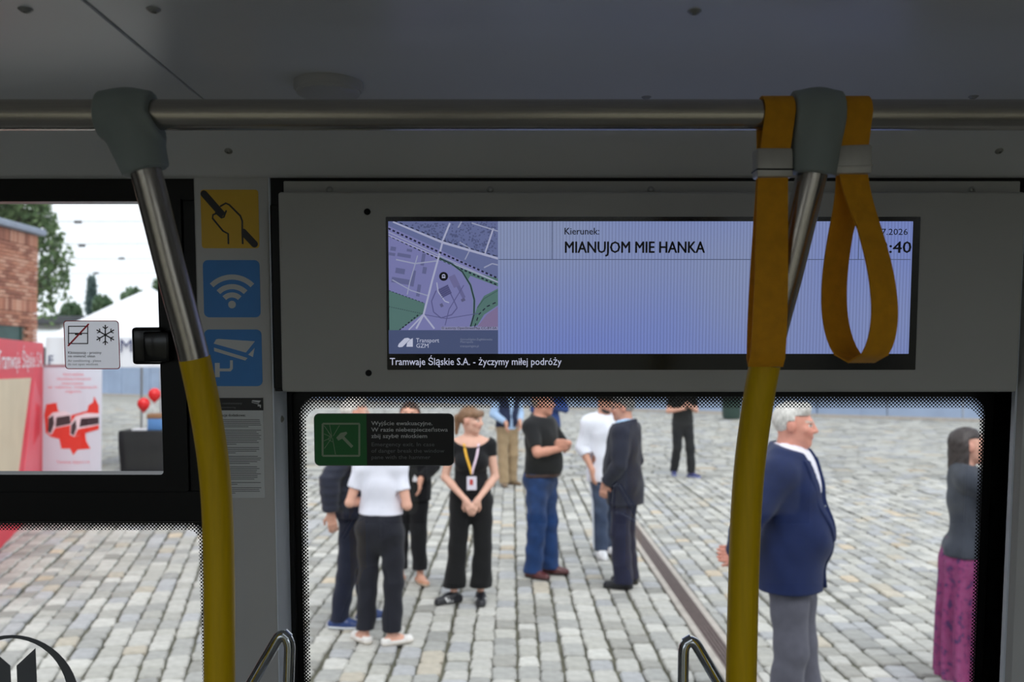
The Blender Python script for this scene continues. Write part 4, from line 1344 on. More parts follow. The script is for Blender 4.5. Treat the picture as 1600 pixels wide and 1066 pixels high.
for i, (x, y, w, l, a) in enumerate(cells):
    z = rs.uniform(-0.006, 0.006)
    if i in pick:
        link('sett', variants[rs.randint(36)], pv, (x, y, z), (0, 0, a + (math.pi if rs.rand() < .5 else 0)), (w / 0.165, l / 0.23, 1))
    else:
        V, F = stone_vf(rs, w, l, 0.0)
        if y > 13: V = V[8:]; F = [tuple(q - 8 for q in f) for f in F[8:]]
        ca, sa = math.cos(a), math.sin(a)
        n = len(SV)
        SV += [(x + ca * p[0] - sa * p[1], y + sa * p[0] + ca * p[1], z + p[2]) for p in V]
        SF += [tuple(q + n for q in f) for f in F]
        c = np.array(TINTS[rs.choice(len(TINTS), p=tw)]) * rs.uniform(1.0, 1.26)
        if y > 17: c = c * 0.80                            # older, dirtier paving beyond the main field
        SCo += [c] * len(V)
o = mk('further_setts', SV, SF, M['stone'], pv); set_col(o.data, np.array(SCo)); o['kind'] = 'stuff'
print('setts', len(cells), 'picked', len(pick))

# drain channel across the yard
dr = empty('drain_channel', (DX, 5.9, 0)); props(dr, 'brown iron drain channel running away across the setts', 'drain')
for s in (-1, 1):
    mk('concrete_edge', *box_vf(min(s * .062, s * .118), max(s * .062, s * .118), 0, 11.0, -0.06, 0.004, 0.004, 1), M['conc'], dr)
mk('grate_base', *box_vf(-0.062, 0.062, 0, 11.0, -0.06, -0.010), M['rust'], dr)
for x in (-0.052, -0.026, 0.0, 0.026, 0.052):
    mk('grate_bar', *box_vf(x - 0.009, x + 0.009, 0, 11.0, -0.02, 0.002, 0.002, 1), M['rust'], dr)

# long blue-grey wall at the far side
A = onz(140, 617); B = onz(1700, 664)
L = (B - A).length; an = math.atan2(B.y - A.y, B.x - A.x)
fw = empty('boundary_wall', A, (0, 0, an)); props(fw, 'long blue-grey concrete wall along the far side of the yard', 'wall')
nseg = 24
for i in range(nseg):
    mk('panel', *box_vf(-2 + (L + 8) * i / nseg + 0.02, -2 + (L + 8) * (i + 1) / nseg - 0.02, 0, 0.25, -0.05, 1.72, 0.02, 1), M['bluewall'], fw)
mk('plinth', *box_vf(-2, L + 6, -0.12, 0.1, -0.05, 0.10), M['conc'], fw)

# waste bin by the wall
p = onz(1143, 655)
wb_ = empty('waste_bin', (p.x, p.y, 0)); props(wb_, 'dark green waste bin by the far wall behind the right pole', 'bin')
mk('body', *lathe([(0.28, 0.02), (0.32, 0.10), (0.34, 0.90), (0.36, 0.95)], 20), M['bingreen'], wb_, smooth=True, auto=40)
mk('lid', *lathe([(0.37, 0.95), (0.38, 1.0), (0.30, 1.10), (0.08, 1.15)], 20), M['blackcloth'], wb_, smooth=True, auto=40)

# ------------------------------------------------------------------ beyond the left window
# brick building, its long side running away from the tram
BX = at(60, 365, 20.0).x; BTOP = at(60, 366, 20.0).z
bb = empty('brick_building', (BX, 20.0, 0)); props(bb, 'red brick building with grey roof edge behind the left window', 'building')
mk('core', *box_vf(-6.0, -0.06, -9.0, -0.06, 0.0, BTOP - 0.05), M['mortar'], bb)
mk('roof_coping', *box_vf(-6.2, 0.12, -9.2, 0.12, BTOP - 0.03, BTOP + 0.10, 0.02, 1), M['coping'], bb)
BC = [srgb(190, 132, 108), srgb(180, 120, 98), srgb(198, 146, 124), srgb(164, 108, 90), srgb(204, 156, 134), srgb(150, 98, 82)]
def brick_mesh(lx, ly, lz, c):
    V, F = box_vf(-lx / 2, lx / 2, -ly / 2, ly / 2, -lz / 2, lz / 2, 0.006, 1)
    me = bpy.data.meshes.new('brick'); me.from_pydata(V, [], F); me.materials.append(M['brick']); set_col(me, np.tile(np.array(c), (len(V), 1))); return me
bst = [brick_mesh(0.10, 0.242, 0.062, c) for c in BC]; bso = [brick_mesh(0.10, 0.066, 0.24, c) for c in BC]
bhf = [brick_mesh(0.10, 0.118, 0.062, c) for c in BC]; ben = [brick_mesh(0.242, 0.10, 0.062, c) for c in BC]
rb = random.Random(2)
GV, GF, GC = [], [], []
def put(me, x, y, z, vis):
    if vis: link('brick', me, bb, (x, y, z))
    else:
        n = len(GV); GV.extend([(v.co.x + x, v.co.y + y, v.co.z + z) for v in me.vertices]); GF.extend([tuple(i + n for i in q.vertices) for q in me.polygons])
        GC.extend([tuple(me.color_attributes['Col'].data[0].color)[:3]] * len(me.vertices))
z = BTOP - 0.04
row = 0
nb = 0
WZ1 = at(20, 505, 19.2).z
while z > 0.1:
    if row in (0, 16):                                     # soldier courses
        y = -0.045
        while y > -4.0:
            vis = y > -1.75; nb += vis
            put(rb.choice(bso), -0.05, y, z - 0.125, vis); y -= 0.078
        z -= 0.255
    else:
        y = -0.125 - (0.127 if row % 2 else 0)
        if row % 2: put(rb.choice(bhf), -0.05, -0.062, z - 0.036, nb < 296 and z > 2.3); nb += (z > 2.3)
        while y > -4.0:
            inw = (z < WZ1) and (y < -0.45)
            if not inw:
                vis = (y > -1.9 and z > 2.3 and nb < 296); nb += vis
                put(rb.choice(bst), -0.05 + rb.uniform(-.004, .004), y, z - 0.036, vis)
            y -= 0.254
        x = -0.30 - (0.125 if row % 2 else 0)
        while x > -1.5:
            put(rb.choice(ben), x, -0.05, z - 0.036, False); x -= 0.254
        z -= 0.074
    row += 1
go = mk('further_bricks', GV, GF, M['brick'], bb); set_col(go.data, np.array(GC)); go['kind'] = 'stuff'
wn = mk('window_glass', *box_vf(-0.09, -0.04, -3.6, -0.62, 1.0, WZ1 - 0.02), M['wingreen'], bb)
for y in (-0.60, -1.6, -2.6): mk('window_post', *box_vf(-0.08, -0.02, y - 0.03, y + 0.03, 1.0, WZ1 - 0.02), M['bingreen'], wn)

# trees
def leaf_mat(name, c1, c2):
    m = bpy.data.materials.new(name); m.use_nodes = True
    t = m.node_tree; b = t.nodes['Principled BSDF']; b.inputs['Roughness'].default_value = 0.6
    a = t.nodes.new('ShaderNodeAttribute'); a.attribute_name = 'Col'
    t.links.new(a.outputs['Color'], b.inputs['Base Color'])
    tr = t.nodes.new('ShaderNodeBsdfTranslucent'); t.links.new(a.outputs['Color'], tr.inputs['Color'])
    mx = t.nodes.new('ShaderNodeMixShader'); mx.inputs['Fac'].default_value = 0.4
    out = t.nodes['Material Output']
    t.links.new(b.outputs['BSDF'], mx.inputs[1]); t.links.new(tr.outputs['BSDF'], mx.inputs[2]); t.links.new(mx.outputs['Shader'], out.inputs['Surface'])
    return m
M['leaf'] = leaf_mat('leaves', None, None)
def tree(name, label, loc, height, clumps, n, size, c0, c1, droop=0.0, trunk_r=0.15, group=None):
    e = empty(name, loc); props(e, label, 'tree', group)
    rr = np.random.RandomState(int(abs(loc[0] * 7 + loc[1] * 13)) % 1000)
    path = spline([(0, 0, -0.1), (0.1, 0, height * 0.3), (-0.05, 0.05, height * 0.6), (0, 0, height * 0.92)], 5)
    nn = len(path)
    mk('trunk', *sweep(path, lambda i: circ(trunk_r * (1 - 0.85 * i / nn), 8), up=(1, 0, 0)) if False else sweep(path, circ(trunk_r * 0.7, 8), up=(1, 0, 0)), M['bark'], e, smooth=True)
    for (cx, cy, cz, rx, rz) in clumps[:6]:
        mk('branch', *sweep(spline([(0, 0, max(0.3, cz * 0.6)), (cx * 0.5, cy * 0.5, cz * 0.85), (cx * 0.9, cy * 0.9, cz)], 3), circ(trunk_r * 0.22, 6), up=(1, 0, 0)), M['bark'], e, smooth=True)
    vol = np.array([c[3] ** 2 * c[4] for c in clumps]); vol /= vol.sum()
    V, F, C = [], [], []
    for i in range(n):
        cx, cy, cz, rx, rz = clumps[rr.choice(len(clumps), p=vol)]
        d = rr.normal(size=3); d /= np.linalg.norm(d); r_ = rr.uniform(0.25, 1) ** 0.5
        P = np.array((cx + d[0] * rx * r_, cy + d[1] * rx * r_, cz + d[2] * rz * r_))
        if droop: P[2] -= droop * rr.rand() ** 2
        a = rr.normal(size=3); a /= np.linalg.norm(a); b = np.cross(a, rr.normal(size=3)); b /= np.linalg.norm(b)
        s = size * rr.uniform(0.6, 1.4)
        k = len(V)
        V += [tuple(P - a * s), tuple(P + b * s * 0.5), tuple(P + a * s), tuple(P - b * s * 0.5)]; F.append((k, k + 1, k + 2, k + 3))
        f = rr.rand(); col = np.array(c0) * (1 - f) + np.array(c1) * f
        C += [col] * 4
    o = mk('foliage', V, F, M['leaf'], e); set_col(o.data, np.array(C)); o['kind'] = 'stuff'
    return e
def px_clump(px, py, Y, base, rpx, rzpx):
    p = at(px, py, Y); s = Y / FPX
    return (p.x - base.x, p.y - base.y, p.z, rpx * s, rzpx * s)
g0c, g1c = srgb(70, 100, 62), srgb(128, 152, 104)
TY = 31.0
b0 = Vector((at(30, 560, TY).x, TY, 0))
cl = [px_clump(*a, TY, b0, r1, r2) for a, r1, r2 in (((20, 350), 38, 40), ((60, 330), 26, 22), ((75, 365), 24, 26), ((95, 385), 18, 22), ((85, 420), 22, 28), ((70, 450), 18, 30), ((98, 430), 13, 26), ((40, 300), 40, 40), ((-20, 330), 50, 60), ((-30, 420), 50, 50), ((10, 250), 50, 50), ((78, 480), 10, 22), ((62, 345), 26, 30), ((72, 400), 20, 40))]
tree('birch_tree', 'tall drooping birch tree behind the brick building', b0, 9.5, cl, 6500, 0.12, g0c, g1c, droop=0.7, trunk_r=0.2)
TY = 95.0
b0 = Vector((at(143, 560, TY).x, TY, 0)); cl = [px_clump(143, 455, TY, b0, 6, 24), px_clump(143, 475, TY, b0, 7, 25)]
tree('poplar_tree', 'slim dark poplar standing far off against the sky', b0, 9.0, cl, 900, 0.35, srgb(92, 116, 116), srgb(126, 146, 142))
for nm, lb, lst, ty in (('broadleaf_tree', 'small round tree left of the far poplar', [((112, 490), 16, 18), ((100, 500), 12, 12)], 72.0),
                        ('broadleaf_tree', 'small bushy tree right of the far poplar', [((160, 478), 14, 16), ((172, 490), 12, 14)], 72.0),
                        ('broadleaf_tree', 'green tree behind the white tent roof', [((208, 468), 18, 18), ((225, 480), 16, 18), ((245, 450), 10, 16), ((255, 460), 14, 30)], 60.0)):
    b0 = Vector((at(lst[0][0][0], 560, ty).x, ty, 0))
    tree(nm, lb, b0, at(100, lst[0][0][1], ty).z, [px_clump(*a, ty, b0, r1, r2) for a, r1, r2 in lst], 900, 0.25, srgb(80, 110, 84), srgb(126, 150, 112), group='trees along the viaduct')
# railway viaduct / embankment wall
A = at(60, 560, 66.0); B = at(1700, 560, 66.0)
vd = empty('railway_embankment', (0, 66.0, 0)); props(vd, 'long dark concrete railway embankment far behind the tent', 'embankment')
zt = at(100, 494, 66.0).z
mk('wall', *box_vf(-42, 45, 0, 3.0, 0, zt - 0.5), M['viaduct'], vd)
mk('parapet', *box_vf(-42, 45, -0.3, 0.2, zt - 0.55, zt, 0.05, 1), M['wire'], vd)
for i in range(24):
    mk('pier', *box_vf(-42 + i * 3.7, -41.4 + i * 3.7, -0.25, 0.1, 0, zt - 0.5), M['viaduct'], vd)
# overhead wires
for k, (lb, y0, y1, Y) in enumerate((('topmost overhead tram wire crossing the white sky', 346, 344, 34.0), ('second overhead tram wire crossing the white sky', 382, 378, 38.0), ('third overhead tram wire crossing the white sky', 405, 402, 44.0), ('lowest overhead tram wire crossing the white sky', 428, 424, 48.0))):
    A = at(-500, y0 - 30, Y); B = at(700, y1 - 20, Y); mid = (A + B) / 2
    e = empty('overhead_wire', mid); props(e, lb, 'wire', 'overhead wires')
    pts = []
    for i in range(13):
        f = i / 12; p_ = A.lerp(B, f) - mid; p_.z -= 0.6 * (1 - (2 * f - 1) ** 2) * (Y / 34.0); pts.append(p_)
    mk('cable', *sweep(pts, circ(0.011, 6)), M['wire'], e, smooth=True)
    q = at((122, 128, 190, 150)[k], (347, 384, 404, 427)[k], Y) - mid
    mk('insulator', *[x if i else [(b_ + q.x, a_ + q.y, c_ + q.z) for (a_, b_, c_) in [(p[0], p[2], p[1]) for p in x]] for i, x in enumerate(lathe([(0.03, -0.14), (0.07, -0.08), (0.04, 0.0), (0.07, 0.08), (0.03, 0.14)], 10))], M['wire'], e, smooth=True)

# white pop-up tent
TYn = 17.0
pk = at(236, 449, TYn + 2.2); e0 = at(72, 527, TYn)
tx = pk.x; hw_ = tx - e0.x; ez = e0.z
tent = empty('event_tent', (tx, TYn + 2.2, 0)); props(tent, 'white pop-up event tent behind the left window', 'tent')
ax_ = hw_; ay_ = 2.2
cor = [(-ax_, -ay_), (ax_, -ay_), (ax_, ay_), (-ax_, ay_)]
V = []; F = []
RN = 6
for k in range(4):
    a, b = cor[k], cor[(k + 1) % 4]
    n0 = len(V)
    for i in range(RN + 1):
        f = i / RN
        for j in range(RN + 1):
            g = j / RN
            x, y = (a[0] + (b[0] - a[0]) * g) * (1 - f), (a[1] + (b[1] - a[1]) * g) * (1 - f)
            V.append((x, y, ez + (pk.z - ez) * f ** 0.93 - 0.04 * math.sin(math.pi * g) * (1 - f)))
    for i in range(RN):
        for j in range(RN):
            F.append((n0 + i * (RN + 1) + j, n0 + i * (RN + 1) + j + 1, n0 + (i + 1) * (RN + 1) + j + 1, n0 + (i + 1) * (RN + 1) + j))
mk('roof', V, F, M['tentw'], tent, smooth=True, auto=25)
vb = at(100, 574, TYn).z
for k in range(4):
    a, b = cor[k], cor[(k + 1) % 4]
    V = []; F = []; N_ = 40
    nx, ny = (b[1] - a[1]), -(b[0] - a[0]); ln = math.hypot(nx, ny); nx /= ln; ny /= ln
    for i in range(N_ + 1):
        g = i / N_
        w_ = 0.02 * math.sin(g * 40)
        x, y = a[0] + (b[0] - a[0]) * g, a[1] + (b[1] - a[1]) * g
        V += [(x, y, ez), (x + nx * w_, y + ny * w_, vb)]
    F = [(2 * i, 2 * i + 2, 2 * i + 3, 2 * i + 1) for i in range(N_)]
    vo = mk('valance', V, F, M['tentw'], tent, smooth=True)
    if k == 0:
        q = at(186, 550, TYn - 0.05)
        text('print', 'MW', q.x - tx, -ay_ - 0.05, q.z, 0.32, M['navytext'], vo, bold=0.0)
        q = at(74, 570, TYn - 0.05)
        text('print', 'F', q.x - tx, -ay_ - 0.05, q.z, 0.24, M['navytext'], vo)
for (x, y) in cor:
    mk('leg', *box_vf(x * .985 - .02, x * .985 + .02, y * .985 - .02, y * .985 + .02, 0, ez), M['alu'], tent)

# white van
cp = at(72, 530, 27.5)
car = empty('parked_van', (cp.x, 27.5, 0), (0, 0, math.radians(115.6))); props(car, 'white parked van between the brick building and the tent', 'van')
prof = [(-2.6, .45), (-2.62, 1.0), (-2.45, 1.30), (-1.85, 1.45), (-1.15, 2.45), (-.75, 2.82), (-.2, 2.93), (2.3, 2.93), (2.55, 2.75), (2.6, .45)]
n = len(prof)
def van_loft(sections):
    V = []; F = []
    for (y, s, zs) in sections:
        V += [(x * s, y, .45 + (z - .45) * zs) for x, z in prof]
    for i in range(len(sections) - 1):
        for j in range(n): F.append((i * n + j, i * n + (j + 1) % n, (i + 1) * n + (j + 1) % n, (i + 1) * n + j))
    F.append(tuple(range(n))); F.append(tuple((len(sections) - 1) * n + j for j in reversed(range(n)))); return V, F
mk('body', *van_loft([(-.98, .97, .93), (-.90, .995, .985), (-.75, 1, 1), (.75, 1, 1), (.90, .995, .985), (.98, .97, .93)]), M['carw'], car, smooth=True, auto=35)
wsx = [(-1.86, 1.52), (-1.22, 2.42)]
mk('windscreen', [(wsx[0][0] - .03, -.8, wsx[0][1]), (wsx[0][0] - .03, .8, wsx[0][1]), (wsx[1][0] - .03, .72, wsx[1][1]), (wsx[1][0] - .03, -.72, wsx[1][1]), (wsx[0][0] + .05, -.8, wsx[0][1]), (wsx[0][0] + .05, .8, wsx[0][1]), (wsx[1][0] + .05, .72, wsx[1][1]), (wsx[1][0] + .05, -.72, wsx[1][1])], [(0, 1, 2, 3), (7, 6, 5, 4), (0, 4, 5, 1), (1, 5, 6, 2), (2, 6, 7, 3), (3, 7, 4, 0)], M['carg'], car)
for s in (-1, 1):
    mk('side_window', *prism([(-1.55, 1.45), (-.55, 1.45), (-.55, 2.25), (-1.05, 2.25)], s * .95 - .045, s * .95 + .045), M['carg'], car)
    for x in (-1.7, 1.6):
        wv, wf_ = lathe([(.32, -.11), (.36, -.08), (.36, .08), (.32, .11)], 20)
        mk('wheel', [(a_ + x, c_ + s * .86, b_ + .36) for a_, b_, c_ in wv], wf_, M['rubber'], car)

# red promotional wall
P1 = onz(2, 856); P2 = onz(66, 789)
dirv = (P2 - P1); LW = dirv.length + 0.0; an = math.atan2(dirv.y, dirv.x)
P0 = P1 - dirv.normalized() * 3.0
pw = empty('promotion_wall', P0, (0, 0, an)); props(pw, 'red promotional wall with white lettering at the left edge', 'display wall')
LT = LW + 3.0
hz = 2.34
mk('panel', *prism(rrect(0, 0.0, LT, hz, 0.10, 5), 0, 0.22), M['red'], pw)
text('lettering', 'Tramwaje Śląskie S.A.', LT - 3.75, -0.012, 2.0, 0.30, M['white'], pw, width=3.55)
mk('beige_print', *prism([(0.3, 0.55), (LT - 2.35, 0.55), (LT - 1.25, 1.86), (0.3, 1.92)], -0.008, 0.001), M['beige'], pw)
mk('tram_print', *prism([(LT - 1.9, 0.5), (LT - 0.35, 0.5), (LT - 0.25, 1.5), (LT - 0.9, 1.85), (LT - 1.1, 1.6)], -0.006, 0.001), M['redlite'], pw)
mk('tram_window_print', *prism([(LT - 1.0, 0.95), (LT - 0.4, 1.05), (LT - 0.42, 1.45), (LT - 0.75, 1.5)], -0.010, -0.005), M['red'], pw)

# roll-up banner
rp = onz(112, 792)
RWd = 0.86
ru = empty('rollup_banner', rp); props(ru, 'white roll-up banner with red trams beside the red wall', 'banner')
mk('base', *box_vf(-RWd / 2, RWd / 2, -0.10, 0.10, 0, 0.09, 0.02, 2), M['alu'], ru)
mk('sheet', *box_vf(-RWd / 2 + .01, RWd / 2 - .01, -0.006, 0.0, 0.08, 2.02), mat('banner_sheet', srgb(214, 232, 244), 0.6, var=0.02), ru)
mk('top_rail', *box_vf(-RWd / 2, RWd / 2, -0.015, 0.012, 2.0, 2.03), M['alu'], ru)
mk('support_pole', *box_vf(-0.012, 0.012, 0.02, 0.044, 0.05, 2.02), M['alu'], ru)
def bz_(px, py):
    q = at(px, py, rp.y); return (q.x - rp.x, q.z)
def bpoly(name, pts, m, y):
    P = [bz_(*p_) for p_ in pts]
    ar = sum(P[i][0] * P[(i + 1) % len(P)][1] - P[(i + 1) % len(P)][0] * P[i][1] for i in range(len(P)))
    if ar < 0: P.reverse()
    return mk(name, *prism(P, y - .001, y), m, ru)
k5 = 330 / 977.0
Z = lambda *p: [(x * k5, 480 + y * k5) for x, y in p]
bpoly('region_print', Z((205, 500), (215, 450), (262, 442), (270, 480), (330, 500), (405, 480), (410, 455), (432, 440), (436, 412), (450, 440), (458, 455), (459, 560), (395, 580), (400, 620), (420, 655), (360, 660), (340, 685), (325, 655), (285, 655), (275, 610), (235, 600), (212, 580)), M['orange'], -0.0065)
bpoly('tram_print', Z((222, 580), (225, 510), (245, 488), (300, 480), (330, 495), (330, 560), (235, 590)), M['white'], -0.0078)
bpoly('tram_window_print', Z((258, 555), (262, 510), (325, 500), (330, 540)), M['dkprint'], -0.009)
bpoly('tram_front_print', Z((222, 575), (226, 515), (248, 500), (252, 540), (236, 585)), M['dkprint'], -0.009)
bpoly('tram_skirt_print', Z((240, 590), (256, 560), (330, 545), (332, 575)), M['orange'], -0.0092)
bpoly('tram_print', Z((325, 590), (328, 540), (350, 505), (400, 490), (459, 492), (459, 560), (345, 600)), M['white'], -0.0095)
bpoly('tram_window_print', Z((368, 555), (376, 515), (459, 508), (459, 540)), M['dkprint'], -0.0106)
bpoly('tram_front_print', Z((328, 585), (332, 545), (352, 520), (356, 560), (342, 595)), M['dkprint'], -0.0106)
bpoly('tram_skirt_print', Z((345, 598), (362, 565), (459, 545), (459, 565)), M['orange'], -0.0108)
def btext(body, x, yb, x1, h, m):
    a, b = bz_(x, yb), bz_(x1, yb - h)
    text('lettering', body, a[0], -0.0075, a[1], (b[1] - a[1]) / .69, m, ru, width=b[0] - a[0])
M['pinktext'] = mat('red_lettering', srgb(226, 84, 104), 0.6, var=0.02)
for (b_, x, y, x1) in (('Samorządowa', 99, 587, 131), ('komunikacja tramwajowa', 90, 594, 142), ('nowoczesna', 97, 601, 130), ('w ośmiu miastach', 75, 607, 152), ('regionu', 102, 613.5, 127)):
    btext(b_, x, y, x1, 4.2, M['pinktext'])
btext('Tramwaje Śląskie S.A.', 89, 724, 141, 3.8, M['pinktext'])

# black table with things on it, balloons
tp = onz(232, 762)
tb = empty('draped_table', tp); props(tb, 'small table draped in black cloth on the setts behind the latch', 'table')
TH = at(232, 672, tp.y).z
tw_ = 0.42
V = []; F = []; N_ = 32
for k_, (zz, s_) in enumerate(((0.03, 0.92), (TH * .35, 0.88), (TH * .7, 0.95), (TH - .02, 1.0), (TH, 0.97))):
    for i in range(N_):
        a = 2 * math.pi * i / N_
        c_, s2 = math.cos(a), math.sin(a)
        r_ = 1 / max(abs(c_), abs(s2)) * tw_ * s_ * (1 + (0.05 * math.sin(i * 2.4) if k_ < 3 else 0))
        r_ = min(r_, tw_ * s_ * 1.32)
        V.append((r_ * c_, r_ * s2 * 0.7, zz))
for k_ in range(4):
    for i in range(N_): F.append((k_ * N_ + i, k_ * N_ + (i + 1) % N_, (k_ + 1) * N_ + (i + 1) % N_, (k_ + 1) * N_ + i))
F.append(tuple(4 * N_ + i for i in range(N_)))
mk('cloth', V, F, M['blackcloth'], tb, smooth=True, auto=50)
for sx in (-1, 1):
    for sy in (-1, 1): mk('leg', *box_vf(sx * .33 - .015, sx * .33 + .015, sy * .2 - .015, sy * .2 + .015, 0, TH - .03), M['alu'], tb)
q = at(242, 655, tp.y)
bo = empty('storage_tub', (q.x, tp.y, TH)); props(bo, 'blue tub with brown lid on the black table', 'tub')
mk('tub', *box_vf(-.09, .13, -.10, .10, 0.0, .20, .015, 2), M['bluebox'], bo, smooth=True, auto=40)
mk('lid', *box_vf(-.10, .14, -.11, .11, .19, .27, .015, 2), M['card'], bo, smooth=True, auto=40)
pp = empty('paper_stack', (at(222, 670, tp.y).x, tp.y - 0.05, TH)); props(pp, 'small stack of papers on the black table', 'papers')
mk('sheets', *box_vf(-.12, .12, -.08, .08, 0, .025, .002, 1), M['white'], pp)
for nm, px, py, dy, rad in (('lower left red balloon above the black table', 224.5, 632, 0.1, 0.105), ('upper right red balloon above the black table', 241.5, 617, 0.2, 0.105)):
    q = at(px, py, tp.y + dy)
    e = empty('balloon', q); props(e, nm, 'balloon', 'red balloons')
    mk('skin', *lathe([(0.004, -rad * 1.25), (rad * .35, -rad * 1.02), (rad * .75, -rad * .6), (rad * .98, -rad * .05), (rad * .93, rad * .45), (rad * .6, rad * .88), (rad * .2, rad * 1.05), (0.002, rad * 1.07)], 20), M['balloon'], e, smooth=True)
    mk('knot', *lathe([(0.02, -rad * 1.34), (0.005, -rad * 1.22)], 8), M['balloon'], e)
    mk('stick', *sweep([(0, 0, -rad * 1.3), (0.02, 0, TH - q.z)], circ(0.005, 6)), M['white'], e)
# ------------------------------------------------------------------ people
SKIN = attr_mat('skin', 0.55, var=0.05, vscale=30)
_cloth = {}
def cloth(rgb, rough=0.9, var=0.08, scale=25, bump=0.25):
    k = (rgb, rough, var)
    if k not in _cloth:
        _cloth[k] = mat('fabric_%d_%d_%d' % rgb, srgb(*rgb), rough, var=var, scale=scale, bump=bump, bscale=350, spec=0.25, sheen=0.1)
    return _cloth[k]
def leather(rgb):
    k = ('l', rgb)
    if k not in _cloth: _cloth[k] = mat('leather_%d_%d_%d' % rgb, srgb(*rgb), 0.35, var=0.1, scale=20)
    return _cloth[k]
def hairm(rgb):
    k = ('h', rgb)
    if k not in _cloth: _cloth[k] = mat('hair_%d_%d_%d' % rgb, srgb(*rgb), 0.5, var=0.3, scale=30, stretch=(4, 4, 1), bump=0.6, bscale=60)
    return _cloth[k]

def folds(amp, fx=9.0, fz=14.0, ph=0.0):
    """Cloth creases as a displacement of the surface."""
    amp = amp * 1.4
    def f(X, Y, Z):
        w = np.sin(X * 13 + Z * 5 + ph) * 0.8 + np.sin(Y * 17 - Z * 7 + ph * 2) * 0.7
        return amp * (np.sin(Z * fz * 2 + X * fx + w * 1.6) * 0.6 + np.sin(X * fx * 3 - Z * fz + Y * 21 + w * 2.1 + ph) * 0.4)
    return f

def V3(*a): return Vector(a)

